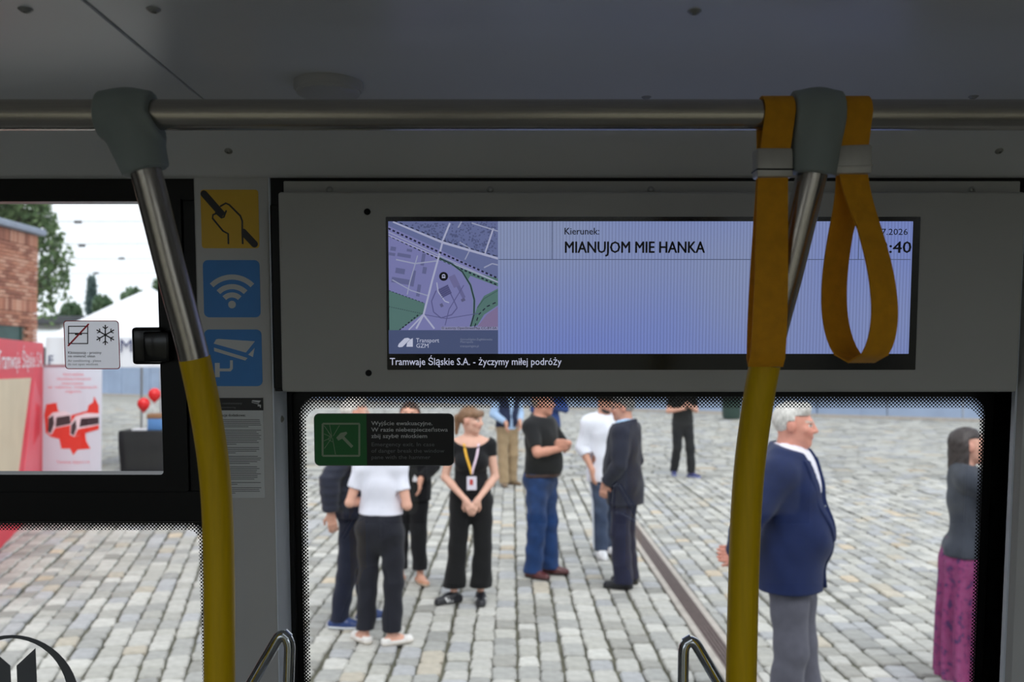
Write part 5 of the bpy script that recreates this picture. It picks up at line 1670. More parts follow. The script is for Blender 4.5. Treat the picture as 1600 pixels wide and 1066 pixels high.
class Body:
    """Skeleton of a person facing -Y, person's left at +X; lengths for a height of 1.75 m scaled by k."""
    def __init__(s, h=1.75, fem=0.0, belly=0.0, bulk=1.0, stance=0.10, legs=None, arms=None, head=(0, 0, 0), lean=0.0, feet=None, shoulders=1.0):
        s.h = h; k = s.k = h / 1.75; s.fem = fem; s.belly = belly; s.bulk = bulk
        sh = (0.185 - 0.025 * fem) * shoulders
        ly = lambda z: -lean * (z - 0.95)
        J = s.J = {}
        J['pelvis'] = V3(0, 0, 0.95); J['waist'] = V3(0, ly(1.10), 1.10); J['chest'] = V3(0, ly(1.30), 1.30); J['neck'] = V3(0, ly(1.48) + 0.012, 1.485)
        J['head'] = V3(0, ly(1.64) - 0.018, 1.635)
        for sd, sg in (('L', 1), ('R', -1)):
            J['sh' + sd] = V3(sg * sh, ly(1.41) + 0.01, 1.408)
            J['hip' + sd] = V3(sg * 0.092, 0, 0.91)
            J['kn' + sd] = V3(sg * stance * 0.95, -0.015, 0.49)
            J['an' + sd] = V3(sg * stance, 0.02, 0.085)
            J['el' + sd] = V3(sg * (sh + 0.055), ly(1.13) + 0.03, 1.135)
            J['wr' + sd] = V3(sg * (sh + 0.06), ly(0.9) - 0.03, 0.885)
            J['hd' + sd] = V3(0, -0.15, -1.0)             # hand direction
            J['hn' + sd] = V3(-sg, 0, 0)                   # palm normal
            J['ft' + sd] = sg * 12.0                       # foot yaw in degrees
            J['cu' + sd] = 0.35                            # finger curl
        for d in (legs, arms, feet):
            if d:
                for n, v in d.items(): J[n] = V3(*v) if isinstance(v, (tuple, list)) else v
        for n, v in list(J.items()):
            if isinstance(v, Vector) and n[:2] not in ('hd', 'hn'): J[n] = v * k
            elif isinstance(v, Vector): J[n] = v.normalized()
        s.HR = Euler((math.radians(head[0]), math.radians(head[1]), math.radians(head[2])), 'ZXY' if False else 'XYZ').to_matrix()   # nod, tilt, turn
        s.hk = k * 0.55 + 0.45

    def hp(s, *p):
        return s.J['head'] + s.HR @ (V3(*p) * s.hk)

    def torso(s, g=0.0, low=0.90):
        k, J = s.k, s.J; f = s.fem; b = s.bulk
        fy = (Vector((0, 1, 0)), 1.42)
        w = lambda r: (r * k * b + g)
        P = [cone(V3(0, 0.005, low) * k, V3(0, 0.0, 0.99) * k, w(0.158 + 0.012 * f), w(0.150 + 0.006 * f), 0.04, fy),
             cone(V3(0, 0.0, 0.99) * k, J['waist'], w(0.150), w(0.138 - 0.022 * f), 0.05, fy),
             cone(J['waist'], J['chest'], w(0.138 - 0.022 * f), w(0.160 - 0.014 * f), 0.05, fy),
             cone(J['chest'], J['chest'] + V3(0, 0.008, 0.08) * k, w(0.160 - 0.014 * f), w(0.145 - 0.012 * f), 0.05, fy),
             cone(J['shL'] * 0.72 + V3(0, J['shL'].y, J['shL'].z) * 0.28 + V3(0, 0, 0.006), J['shR'] * 0.72 + V3(0, J['shR'].y, J['shR'].z) * 0.28 + V3(0, 0, 0.006), 0.062 * k * b + g, None, 0.05)]
        for sd in 'LR':
            P.append(cone(J['sh' + sd] + V3(0, 0.012, 0.006) * k, J['neck'] + V3(0, 0.015, 0.012) * k, 0.046 * k + g, 0.046 * k + g, 0.04))
        if f > 0:
            for sg in (-1, 1): P.append(ell(J['chest'] + V3(sg * 0.075, -0.095, -0.035) * k, (0.062 * k + g, 0.052 * k + g, 0.06 * k + g), 0.05))
            P.append(cone(V3(-0.08, 0.055, 0.92) * k, V3(0.08, 0.055, 0.92) * k, 0.085 * k + g, None, 0.05))
        else:
            P.append(cone(V3(-0.07, 0.05, 0.92) * k, V3(0.07, 0.05, 0.92) * k, 0.082 * k + g, None, 0.05))
        if s.belly: P.append(ell(J['waist'] + V3(0, -0.055 - 0.05 * s.belly, -0.02) * k, ((0.13 + 0.02 * s.belly) * k + g, (0.09 + 0.05 * s.belly) * k + g, 0.16 * k + g), 0.06))
        return P

    def arm(s, sd, g=0.0, upto=2.0, g2=None):
        """upto 1 = elbow, 2 = wrist; fractions cut the sleeve short."""
        J, k, b = s.J, s.k, s.bulk
        g2 = g if g2 is None else g2
        f = 1 - 0.14 * s.fem
        a, e, w = J['sh' + sd], J['el' + sd], J['wr' + sd]
        t = min(1.0, upto)
        P = [cone(a, a.lerp(e, t), 0.056 * k * b * f + g, (0.056 - 0.014 * t) * k * f + g, 0.03)]
        if upto > 1:
            t = upto - 1
            P.append(cone(e, e.lerp(w, t * 0.35 / 1), 0.042 * k * f + g, 0.041 * k * f + g, 0.015))
            P.append(cone(e.lerp(w, 0.3 * t), e.lerp(w, t), 0.041 * k * f + g, (0.041 - 0.013 * t) * k * f + g2, 0.015))
        return P

    def leg(s, sd, g=0.0, hem=None, r_kn=0.0, r_hem=None, zhem=0.10):
        J, k = s.J, s.k
        h, n, a = J['hip' + sd], J['kn' + sd], J['an' + sd]
        f = 1 + 0.04 * s.fem
        P = [cone(h, n, 0.088 * k * f * s.bulk ** .5 + g, 0.056 * k + g + r_kn, 0.03)]
        if r_hem is None:
            P += [cone(n, n.lerp(a, 0.35) + V3(0, 0.012 * k, 0), 0.056 * k + g, 0.056 * k + g, 0.02), cone(n.lerp(a, 0.35) + V3(0, 0.012 * k, 0), a, 0.055 * k + g, 0.036 * k + g, 0.02)]
        else:
            t = (n.z - zhem) / (n.z - a.z)
            P += [cone(n, n.lerp(a, t) + V3(0, -0.005, 0), 0.056 * k + g + r_kn, r_hem, 0.02)]
        return P

    def foot(s, sd, g=0.0):
        J, k = s.J, s.k
        a = J['an' + sd]; yaw = math.radians(J['ft' + sd])
        d = V3(math.sin(yaw), -math.cos(yaw), 0)
        z0 = a.z - 0.085 * k
        base = V3(a.x, a.y, z0)
        up = V3(0, 0, 1)
        return [cone(base + d * -0.045 * k + up * 0.034, base + d * 0.06 * k + up * 0.036, 0.034 + g, 0.040 + g, 0.02),
                cone(base + d * 0.05 * k + up * 0.034, base + d * 0.155 * k + up * 0.024, 0.040 + g, 0.030 + g, 0.02),
                cone(a + up * -0.01, base + d * 0.07 * k + up * 0.045, 0.036 * k + g, 0.030 + g, 0.02)], base, d

    def hand(s, sd):
        J, k = s.J, s.hk
        w = J['wr' + sd]; d = J['hd' + sd]; n = J['hn' + sd]
        n = (n - d * n.dot(d)).normalized()
        sv = d.cross(n).normalized()
        if sd == 'R': sv = -sv                             # towards the thumb
        c = J['cu' + sd]
        fl = (n, 1.45)
        P = [cone(w, w + d * 0.03 * k, 0.026 * k, 0.027 * k, 0.015)]
        for o in (-0.026, -0.009, 0.009, 0.026):
            P.append(cone(w + d * 0.02 * k + sv * o * 0.7 * k, w + d * 0.088 * k + sv * o * k, 0.0145 * k, 0.0125 * k, 0.012))
        for o, L in ((-0.029, 0.062), (-0.010, 0.076), (0.010, 0.080), (0.029, 0.070)):
            p = w + d * 0.086 * k + sv * o * k
            dd = d
            for j, fr in enumerate((0.45, 0.30, 0.25)):
                an = c * (0.7 if j == 0 else 1.0)
                dd = (dd * math.cos(an) + n * math.sin(an)).normalized() if True else dd
                q = p + dd * L * fr * k
                P.append(cone(p, q, 0.0098 * k - 0.0008 * j, 0.0092 * k - 0.0008 * j, 0.003)); p = q
        p = w + d * 0.025 * k + sv * 0.028 * k
        q = p + (d * 0.6 + sv * 0.62 + n * 0.35).normalized() * 0.042 * k
        P.append(cone(p, q, 0.014 * k, 0.0115 * k, 0.008))
        P.append(cone(q, q + (d * 0.9 + sv * 0.15 + n * (0.3 + 0.5 * c)).normalized() * 0.036 * k, 0.0112 * k, 0.009 * k, 0.004))
        return P

    def headprims(s):
        hk = s.hk; H = s.hp; R = s.HR
        f = s.fem
        P = [ell(H(0, 0.015, 0.030), (0.076 * hk, 0.096 * hk, 0.089 * hk), 0.02, R),
             ell(H(0, -0.022, -0.030), ((0.063 - .003 * f) * hk, 0.072 * hk, 0.082 * hk), 0.03, R),
             cone(H(0, -0.030, -0.066), H(0, -0.062, -0.093), 0.044 * hk, (0.026 - .003 * f) * hk, 0.03),
             cone(H(0, -0.088, 0.018), H(0, -0.110, -0.024), 0.009 * hk, 0.0125 * hk, 0.012),
             cone(H(-0.012, -0.098, -0.028), H(0.012, -0.098, -0.028), 0.0085 * hk, None, 0.008),
             cone(H(-0.034, -0.078, 0.026), H(0.034, -0.078, 0.026), 0.0135 * hk, None, 0.015),
             cone(H(-0.017, -0.088, -0.056), H(0.017, -0.088, -0.056), 0.0095 * hk, None, 0.010),
             cone(H(-0.045, -0.058, -0.018), H(-0.03, -0.07, -0.03), 0.02 * hk, None, 0.02), cone(H(0.045, -0.058, -0.018), H(0.03, -0.07, -0.03), 0.02 * hk, None, 0.02)]
        for sg in (-1, 1):
            P.append(ell(H(sg * 0.077, 0.014, -0.004), (0.011 * hk, 0.022 * hk, 0.032 * hk), 0.008, R))
        nb = s.J['neck']
        rn = (0.056 - 0.010 * f) * s.k * (s.bulk ** 0.5)
        P.append(cone(H(0, 0.022, -0.05), nb + V3(0, 0.008, 0.0), rn, rn * 1.08, 0.025))
        return P

    def skin(s):
        P = s.torso(-0.012)
        P += s.headprims()
        for sd in 'LR':
            P += s.arm(sd, 0.0) + s.leg(sd, -0.006) + s.foot(sd, -0.004)[0]
        for sd in 'LR': P += s.hand(sd)
        return P

def skin_obj(B, parent, h, tone, brow=(70, 52, 42), lips=(176, 104, 98), eyes=(60, 48, 44)):
    V, Q = implicit(B.skin(), h)
    me = np_mesh('body', V, Q, SKIN)
    C = np.tile(np.array(srgb(*tone)), (len(V), 1))
    R = np.array(B.HR); c = np.array(B.J['head'])
    L = (V - c) @ R / B.hk                                  # head space
    def paint(mask, rgb, f=1.0): C[mask] = C[mask] * (1 - f) + np.array(srgb(*rgb)) * f
    front = (L[:, 1] < -0.05) & (np.abs(L[:, 0]) < 0.08) & (np.abs(L[:, 2]) < 0.13)
    ax = np.abs(L[:, 0])
    paint(front & (((ax - 0.043) / 0.02) ** 2 + ((L[:, 2] + 0.032) / 0.022) ** 2 < 1), (214, 132, 116), 0.35)
    paint(front & (((ax - 0.032) / 0.016) ** 2 + ((L[:, 2] - 0.006) / 0.007) ** 2 < 1), (226, 220, 214))
    paint(front & (((ax - 0.032) / 0.007) ** 2 + ((L[:, 2] - 0.006) / 0.008) ** 2 < 1), eyes)
    paint(front & (np.abs(ax - 0.034) < 0.020) & (np.abs(L[:, 2] - 0.026) < 0.0055), brow, 0.8)
    paint(front & (ax < 0.024) & (np.abs(L[:, 2] + 0.056) < 0.0075), lips, 0.8)
    paint((np.abs(np.abs(L[:, 0]) - 0.08) < 0.02) & (np.abs(L[:, 1] - 0.014) < 0.03) & (np.abs(L[:, 2]) < 0.04), (214, 130, 112), 0.3)
    set_col(me, C)
    return link('body', me, parent)

def below(z, soft=0.0):
    return lambda X, Y, Z, F: np.maximum(F, Z - z)
def clamp(z0=None, z1=None, extra=None):
    def f(X, Y, Z, F):
        if z0 is not None: F = np.maximum(F, z0 - Z)
        if z1 is not None: F = np.maximum(F, Z - z1)
        if extra is not None: F = extra(X, Y, Z, F)
        return F
    return f

def shoes(B, e, rgb, sole=(225, 225, 225), stripe=None, g=0.008, top=0.085, name='shoe', low=False, mt=None):
    for sd in 'LR':
        P, base, d = B.foot(sd, g)
        z0 = base.z
        m = mt or leather(rgb)
        def cut(X, Y, Z, F, z0=z0, base=base, d=d):
            F = np.maximum(F, z0 + 0.014 - Z); F = np.maximum(F, Z - (z0 + top))
            if low:                                         # cut out the instep of a ballet shoe
                t = (X - base.x) * d.x + (Y - base.y) * d.y
                F = np.maximum(F, -np.maximum(np.abs(t - 0.035) - 0.055, z0 + 0.040 - Z))
            return F
        o = imp_obj(name, P, 0.0065, m, e, cut=cut)
        V, Q = implicit([p for p in P[:2]], 0.0065, grow=0.003, cut=lambda X, Y, Z, F, z0=z0: np.maximum(np.maximum(F, z0 - Z), Z - (z0 + 0.026)))
        link('sole', np_mesh('sole', V, Q, leather(sole)), o)
        if stripe:
            sv = d.cross(V3(0, 0, 1))
            for j in range(3):
                for sg in (-1, 1):
                    c = base + d * (0.045 + 0.024 * j) * B.k + sv * sg * (0.048) + V3(0, 0, 0.042)
                    mk('stripe', *sweep([c + V3(0, 0, -0.02) + d * -0.008, c + d * 0.004, c - sv * sg * 0.010 + V3(0, 0, 0.018) + d * 0.012], [(-.004, -.006), (.004, -.006), (.004, .006), (-.004, .006)], up=d), leather(stripe), o)

def trousers(B, e, rgb, g=0.012, r_kn=0.012, r_hem=0.075, zhem=0.06, ztop=1.0, amp=0.004, name='trousers', h=0.010, mt=None):
    P = B.torso(g, 0.90)[:2]
    P += [p for p in B.torso(g)[7:8] if False]
    t = B.torso(g)
    P += [t[-1] if not B.belly else t[-2]]
    for sd in 'LR': P += B.leg(sd, g, r_kn=r_kn, r_hem=r_hem, zhem=zhem)
    return imp_obj(name, P, h, mt or cloth(rgb), e, cut=clamp(zhem - 0.0, ztop * B.k), fold=folds(amp, 12, 16, B.h * 10))

def top(B, e, rgb, g=0.018, sleeve=0.55, hem=0.88, neck=1.50, amp=0.004, name='shirt', h=0.009, extra=None, sg=None, mt=None, cuff=None, nr=0.066):
    P = B.torso(g, min(0.90, hem + 0.1))
    if hem < 0.86:
        fy = (Vector((0, 1, 0)), 1.35)
        P.append(cone(V3(0, 0.005, 0.98) * B.k, V3(0, 0.005, hem - 0.05) * B.k, 0.162 * B.k * B.bulk + g, 0.178 * B.k * B.bulk + g, 0.04, fy))
    for sd in 'LR': P += B.arm(sd, sg if sg is not None else g * 0.8, sleeve, cuff)
    arms = []
    for sd in 'LR':
        if sleeve <= 1: a, b = B.J['sh' + sd], B.J['el' + sd]; p = a.lerp(b, sleeve)
        else: a, b = B.J['el' + sd], B.J['wr' + sd]; p = a.lerp(b, sleeve - 1)
        arms.append((p, (b - a).normalized()))
    nk = B.J['neck']
    def cut(X, Y, Z, F):
        for p, d in arms:                                   # straight cuffs
            t = (X - p.x) * d.x + (Y - p.y) * d.y + (Z - p.z) * d.z
            r = np.sqrt((X - p.x) ** 2 + (Y - p.y) ** 2 + (Z - p.z) ** 2)
            F = np.maximum(F, np.where((r < 0.12) & (r * r - t * t < (0.070 * B.k + (g if sleeve > 1 else 0) * 0.5) ** 2), t, -1.0))
        # hem only trims the trunk, not the hands' sleeves below it
        body = np.abs(X) < 0.30
        hz = hem * B.k
        if sleeve <= 1.2: F = np.maximum(F, hz - Z)
        else:
            near = np.full(np.broadcast(X, Y, Z).shape, 9.0, dtype=np.float32)
            for sd in 'LR': near = np.minimum(near, _prim_dist(cone(B.J['el' + sd], B.J['wr' + sd], 0.06 * B.k), X, Y, Z))
            F = np.maximum(F, np.where(near < 0.0, -1.0, hz - Z))
        rn = np.sqrt((X - nk.x) ** 2 + (Y - nk.y - 0.004) ** 2) - nr * B.k
        F = np.maximum(F, -np.maximum(rn, nk.z - 0.06 - Z))
        F = np.maximum(F, Z - (neck + 0.03) * B.k - 0.25 * (Y - nk.y))
        if extra is not None: F = extra(X, Y, Z, F)
        return F
    return imp_obj(name, P, h, mt or cloth(rgb), e, cut=cut, fold=folds(amp, 8, 11, B.h * 7))

def open_front(B, v_z, w_top, w_bot=0.0, z_bot=0.7, z_top=1.5, yfront=-0.02):
    """Cuts a V-shaped opening (lapels) into a jacket front."""
    def f(X, Y, Z, F):
        t = np.clip((Z - v_z * B.k) / ((z_top - v_z) * B.k), 0, 1)
        t2 = np.clip((v_z * B.k - Z) / ((v_z - z_bot) * B.k), 0, 1)
        w = np.where(Z > v_z * B.k, 0.008 + (w_top - 0.008) * t, 0.004 + w_bot * t2)
        wedge = np.maximum(np.abs(X) - w, Y - yfront)
        return np.maximum(F, -wedge)
    return f

def lapels(B, e, rgb, v_z, w_top, g, wid=0.055, mt=None):
    """Turned-back lapels: a raised band of cloth along each edge of the opening."""
    def band(X, Y, Z, F):
        k = B.k
        t = np.clip((Z - v_z * k) / ((1.5 - v_z) * k), 0, 1)
        w = 0.008 + (w_top - 0.008) * t
        ww = wid * np.clip(0.25 + 1.6 * t, 0, 1)
        b = np.maximum(np.abs(np.abs(X) - w - ww / 2 + 0.004) - ww / 2 - 0.004, Y - 0.02)
        return np.maximum(np.maximum(F, b), v_z * k - Z)
    return top(B, e, rgb, g=g + 0.007, sleeve=0.02, hem=v_z, neck=1.47, amp=0.0, name='lapels', extra=band, h=0.008, mt=mt)

def collar(B, e, rgb, z=1.475, r=0.066, name='collar', tilt=0.35, hgt=0.045, gap=0.5):
    """Shirt collar band, open at the throat."""
    k = B.k; c = B.J['neck']
    V = []; F = []; n = 28
    for i in range(n + 1):
        a = math.radians(-90 + gap * 40) + (2 * math.pi - math.radians(gap * 80)) * i / n
        for j, (rr, dz) in enumerate(((r + .002, -0.012), (r, hgt), (r + 0.012, hgt - 0.004), (r + 0.022, -0.010))):
            x, y = math.cos(a) * rr * k * 1.02, math.sin(a) * rr * k * 1.05
            V.append((c.x + x, c.y + y + 0.006, c.z - 0.01 * k + (dz + tilt * 0.5 * y) * k))
    for i in range(n):
        for j in range(3): F.append((i * 4 + j, (i + 1) * 4 + j, (i + 1) * 4 + j + 1, i * 4 + j + 1))
    return mk(name, V, F, cloth(rgb), e, smooth=True)

def hair(B, e, rgb, kind='short', h=0.007):
    H, hk, R = B.hp, B.hk, B.HR
    P = [ell(H(0, 0.022, 0.036), (0.083 * hk, 0.099 * hk, 0.094 * hk), 0.02, R)]
    Rm = np.array(R); c = B.J['head']
    hairline = dict(short=0.055, bald=0.02, long=0.055, bangs=0.030, pony=0.035)[kind]
    if kind in ('long',):
        for sg in (-1, 1):
            P.append(cone(H(sg * 0.06, 0.045, 0.02), H(sg * 0.08, 0.05, -0.20), 0.042 * hk, 0.035 * hk, 0.03))
        P.append(cone(H(0, 0.07, 0.03), H(0, 0.085, -0.24), 0.07 * hk, 0.055 * hk, 0.04))
    if kind == 'pony':
        P.append(cone(H(0, 0.10, 0.03), H(0, 0.135, 0.01), 0.035 * hk, 0.03 * hk, 0.02))
        P.append(cone(H(0, 0.135, 0.01), H(0, 0.14, -0.13), 0.034 * hk, 0.016 * hk, 0.02))
        P.append(cone(H(-0.05, -0.062, 0.06), H(0.05, -0.062, 0.06), 0.035 * hk, None, 0.02))
        for sg in (-1, 1): P.append(cone(H(sg * 0.068, -0.035, 0.05), H(sg * 0.07, -0.03, -0.02), 0.014 * hk, 0.008 * hk, 0.01))
    if kind == 'short':
        P.append(cone(H(-0.04, -0.05, 0.095), H(0.04, -0.05, 0.095), 0.032 * hk, None, 0.03))
    def cut(X, Y, Z, F):
        dx, dy, dz = X - c.x, Y - c.y, Z - c.z
        lx = (dx * Rm[0, 0] + dy * Rm[1, 0] + dz * Rm[2, 0]) / hk
        ly = (dx * Rm[0, 1] + dy * Rm[1, 1] + dz * Rm[2, 1]) / hk
        lz = (dx * Rm[0, 2] + dy * Rm[1, 2] + dz * Rm[2, 2]) / hk
        if kind == 'bald':
            F = np.maximum(F, lz - 0.03); F = np.maximum(F, -(lz + 0.055)); return np.maximum(F, -(ly - 0.01))
        face = np.maximum(-(0.010 - ly) if False else ly - (-0.005 if kind != 'long' else 0.022), lz - hairline)   # in front of the ears and below the hairline
        F = np.maximum(F, -face)
        if kind in ('short', 'bangs'): F = np.maximum(F, -(lz + 0.06 + 0.25 * np.minimum(ly, 0.0)))
        if kind in ('short', 'bangs', 'pony'):
            ear = np.maximum(np.abs(ly - 0.012) - 0.022, lz - 0.025)
            F = np.maximum(F, -np.maximum(ear, 0.06 - np.abs(lx)))
        return F
    fo = lambda X, Y, Z: 0.003 * np.sin(X * 90 + np.sin(Z * 60) * 1.5) * np.sin(Y * 80 + Z * 30)
    return imp_obj('hair', P, h, hairm(rgb), e, cut=cut, fold=fo)

def glasses(B, e, rgb=(30, 30, 34)):
    H = B.hp
    g = empty('glasses', (0, 0, 0)) if False else None
    V, F = [], []
    geo = Geo()
    for sg in (-1, 1):
        pts = [H(sg * 0.034 + 0.024 * math.cos(a), -0.094, 0.004 + 0.018 * math.sin(a)) for a in np.linspace(0, 2 * math.pi, 13)[:-1]]
        geo.add(*sweep(pts, circ(0.0022, 5), closed=True))
        geo.add(*sweep([H(sg * 0.058, -0.092, 0.008), H(sg * 0.078, -0.05, 0.010), H(sg * 0.082, 0.01, 0.008)], circ(0.002, 5)))
    return mk('glasses', geo.v, geo.f, leather(rgb), e)

def stand(px, py, rot, label, group=None):
    p = onz(px, py)
    e = empty('person', (p.x, p.y, 0), (0, 0, math.radians(rot))); props(e, label, 'person', group)
    return e, p
GRP = None
def ground_s(py): return (py - 560) / CAMZ

# 1 --- man in dark quilted jacket, seen from his right side, facing right
e, p = stand(551, 976, 96, 'white-haired man in dark navy quilted jacket and blue trainers left of white top')
B = Body(1.80, bulk=1.05, belly=0.2, stance=0.11, head=(0, 0, 10), arms=dict(elR=(-0.26, 0.16, 1.15), wrR=(-0.245, 0.15, 0.90), elL=(0.25, 0.0, 1.15), wrL=(0.22, -0.16, 1.0)), legs=dict(anR=(-0.10, 0.10, 0.085), anL=(0.10, -0.10, 0.085), knR=(-0.10, 0.03, 0.49), knL=(0.10, -0.07, 0.49)))
skin_obj(B, e, 0.008, (214, 160, 138), brow=(190, 180, 170))
trousers(B, e, (30, 34, 52), r_hem=0.070)
top(B, e, (30, 34, 54), g=0.046, sleeve=1.97, hem=0.84, neck=1.515, amp=0.0, name='jacket', mt=cloth((30, 34, 54), 0.6), extra=lambda X, Y, Z, F: F + 0.006 * np.abs(np.sin(Z * 52)))
hair(B, e, (222, 214, 206), 'short')
shoes(B, e, (38, 62, 118), (226, 230, 236))

# 2 --- woman in white top, back view
e, p = stand(594, 1006, 168, 'woman seen from behind in white short-sleeved top and dark trousers')
B = Body(1.62, fem=1.0, stance=0.115, arms=dict(elL=(0.235, 0.07, 1.13), wrL=(0.14, -0.15, 1.13), elR=(-0.24, 0.05, 1.12), wrR=(-0.14, -0.16, 1.11), hdL=(-0.6, -0.7, 0.1), hdR=(0.6, -0.7, 0.1), cuL=0.6, cuR=0.6),
         legs=dict(anL=(0.13, 0.0, 0.085), anR=(-0.10, 0.02, 0.085)), feet=dict(ftL=50.0, ftR=-45.0))
skin_obj(B, e, 0.0075, (222, 168, 146))
trousers(B, e, (30, 31, 40), r_kn=0.010, r_hem=0.072, zhem=0.10, ztop=1.10, amp=0.005)
top(B, e, (232, 232, 244), g=0.022, sleeve=0.60, hem=1.035, neck=1.475, amp=0.006, mt=cloth((232, 232, 244), 0.9, 0.03))
hair(B, e, (186, 150, 110), 'short')
shoes(B, e, (232, 228, 224), (214, 206, 196), top=0.058, low=True, g=0.006)

# 3 --- woman in black behind her, facing the tram
e, p = stand(640, 910, -8, 'brown-haired woman in black with sandals, behind the woman in white top')
B = Body(1.70, fem=1.0, stance=0.095, head=(0, 4, 8), arms=dict(elL=(0.24, 0.03, 1.13), wrL=(0.14, -0.15, 1.02), elR=(-0.24, 0.03, 1.13), wrR=(-0.12, -0.16, 1.04)), legs=dict(anL=(0.11, -0.02, 0.085), anR=(-0.09, 0.0, 0.085)), feet=dict(ftL=35.0, ftR=-5.0))
skin_obj(B, e, 0.009, (220, 164, 140))
trousers(B, e, (20, 20, 24), r_kn=0.012, r_hem=0.07, zhem=0.13, ztop=1.04)
top(B, e, (236, 236, 242), g=0.014, sleeve=0.5, hem=0.98, neck=1.49, name='blouse')
top(B, e, (18, 18, 22), g=0.030, sleeve=1.9, hem=0.80, neck=1.50, name='cardigan', extra=open_front(B, 1.10, 0.06, 0.05))
hair(B, e, (84, 58, 46), 'long')
shoes(B, e, (206, 150, 120), (190, 170, 150), top=0.05, low=True, name='sandal', g=0.003)

# 4 --- young woman in black with lanyard
e, p = stand(736, 941, 4, 'young woman in black off-shoulder top with lanyard and badge, hands clasped')
B = Body(1.69, fem=1.0, stance=0.125, shoulders=1.06, head=(4, 0, 62), arms=dict(elL=(0.215, -0.01, 1.125), wrL=(0.055, -0.175, 0.945), elR=(-0.235, -0.01, 1.125), wrR=(-0.055, -0.175, 0.945), hdL=(-0.42, -0.25, -0.85), hdR=(0.42, -0.25, -0.85), hnL=(-0.3, 1, -0.2), hnR=(0.3, 1, -0.2), cuL=0.5, cuR=0.7),
         legs=dict(knL=(0.105, -0.015, 0.49), knR=(-0.12, -0.015, 0.49), anL=(0.085, 0.0, 0.085), anR=(-0.155, 0.0, 0.085)), feet=dict(ftL=0.0, ftR=-62.0))
skin_obj(B, e, 0.0075, (228, 178, 156), brow=(96, 70, 54))
trousers(B, e, (18, 18, 20), g=0.012, r_kn=0.012, r_hem=0.098, zhem=0.135, ztop=1.04, amp=0.004)
def scoop(X, Y, Z, F):
    k = B.k
    d = np.sqrt((X / 1.55) ** 2 + ((Z - 1.515 * k)) ** 2) - 0.112
    return np.maximum(F, -np.maximum(d, -10.0))
top(B, e, (20, 20, 23), g=0.011, sleeve=0.34, hem=0.98, neck=1.455, amp=0.003, extra=scoop, name='top')
hair(B, e, (132, 98, 70), 'pony')
shoes(B, e, (28, 28, 34), (40, 40, 44), stripe=(226, 226, 226), top=0.095)
k = B.k
yb = -0.150
lan = mk('lanyard', *sweep(spline([(-0.075, 0.02, 1.49 * k), (-0.062, -0.07, 1.42 * k), (-0.045, -0.135, 1.33 * k), (-0.012, yb - 0.02, 1.22 * k), (0.0, yb - 0.02, 1.17 * k)], 5), [(-.010, -.0015), (.010, -.0015), (.010, .0015), (-.010, .0015)], up=(0, -1, 0.3)), cloth((232, 176, 60), 0.7, 0.05), e)
mk('lanyard_side', *sweep(spline([(0.075, 0.02, 1.49 * k), (0.062, -0.07, 1.42 * k), (0.045, -0.135, 1.33 * k), (0.012, yb - 0.02, 1.22 * k), (0.0, yb - 0.02, 1.17 * k)], 5), [(-.010, -.0015), (.010, -.0015), (.010, .0015), (-.010, .0015)], up=(0, -1, 0.3)), cloth((222, 200, 214), 0.7, 0.05), lan)
bd = mk('badge', *box_vf(-0.042, 0.042, yb - 0.028, yb - 0.022, 1.03 * k, 1.15 * k, 0.003, 1), cloth((226, 220, 232), 0.4, 0.03), e)
mk('badge_print', *box_vf(-0.018, 0.012, yb - 0.0295, yb - 0.0275, 1.075 * k, 1.125 * k), cloth((190, 70, 66), 0.5, 0.1), bd)
mk('phone', *box_vf(-0.075, 0.075, -0.178, -0.168, 0.885 * k, 0.94 * k, 0.004, 1), leather((40, 66, 84)), e)

# 5 --- man in khaki trousers further back
e, p = stand(793, 759, 30, 'man in khaki trousers and pale blue shirt with dark waistcoat further back')
B = Body(1.82, stance=0.10, arms=dict(elR=(-0.26, 0.0, 1.15), wrR=(-0.14, -0.2, 1.02), elL=(0.25, 0.02, 1.14), wrL=(0.10, -0.22, 1.04)), feet=dict(ftL=25.0, ftR=-20.0), legs=dict(anR=(-0.10, -0.06, 0.085), anL=(0.11, 0.06, 0.085)))
skin_obj(B, e, 0.011, (216, 162, 138))
trousers(B, e, (160, 138, 108), r_kn=0.016, r_hem=0.088, h=0.012)
top(B, e, (164, 190, 222), g=0.022, sleeve=1.9, hem=0.90, h=0.012)
top(B, e, (38, 46, 72), g=0.034, sleeve=0.08, hem=0.94, h=0.012, name='waistcoat', extra=open_front(B, 1.12, 0.075, 0.06))
hair(B, e, (70, 58, 50), 'short', 0.010)
shoes(B, e, (120, 100, 78), (90, 76, 62))

# 6 --- bald man in black polo, arms crossed
e, p = stand(846, 900, 58, 'bald man in black polo shirt and blue jeans with crossed arms')
B = Body(1.80, bulk=1.10, belly=0.5, stance=0.115, head=(0, 0, 18), arms=dict(elL=(0.275, -0.11, 1.20), wrL=(0.02, -0.285, 1.265), elR=(-0.275, -0.12, 1.19), wrR=(-0.02, -0.26, 1.225), hdL=(-1, 0.25, 0.1), hdR=(1, 0.25, 0.15), hnL=(0, 1, 0), hnR=(0, 1, 0), cuL=0.35, cuR=0.35),
         legs=dict(anL=(0.12, -0.02, 0.085), anR=(-0.115, 0.03, 0.085)), feet=dict(ftL=18.0, ftR=-6.0))
skin_obj(B, e, 0.0075, (212, 150, 126), brow=(150, 130, 112))
trousers(B, e, (31, 60, 108), g=0.014, r_kn=0.018, r_hem=0.088, zhem=0.055, ztop=0.985, amp=0.006, mt=cloth((31, 60, 108), 0.9, 0.22, 14))
top(B, e, (20, 21, 26), g=0.020, sleeve=0.80, hem=0.965, neck=1.49, amp=0.004, name='polo_shirt')
collar(B, e, (20, 21, 26), gap=0.6)
hair(B, e, (186, 168, 152), 'bald')
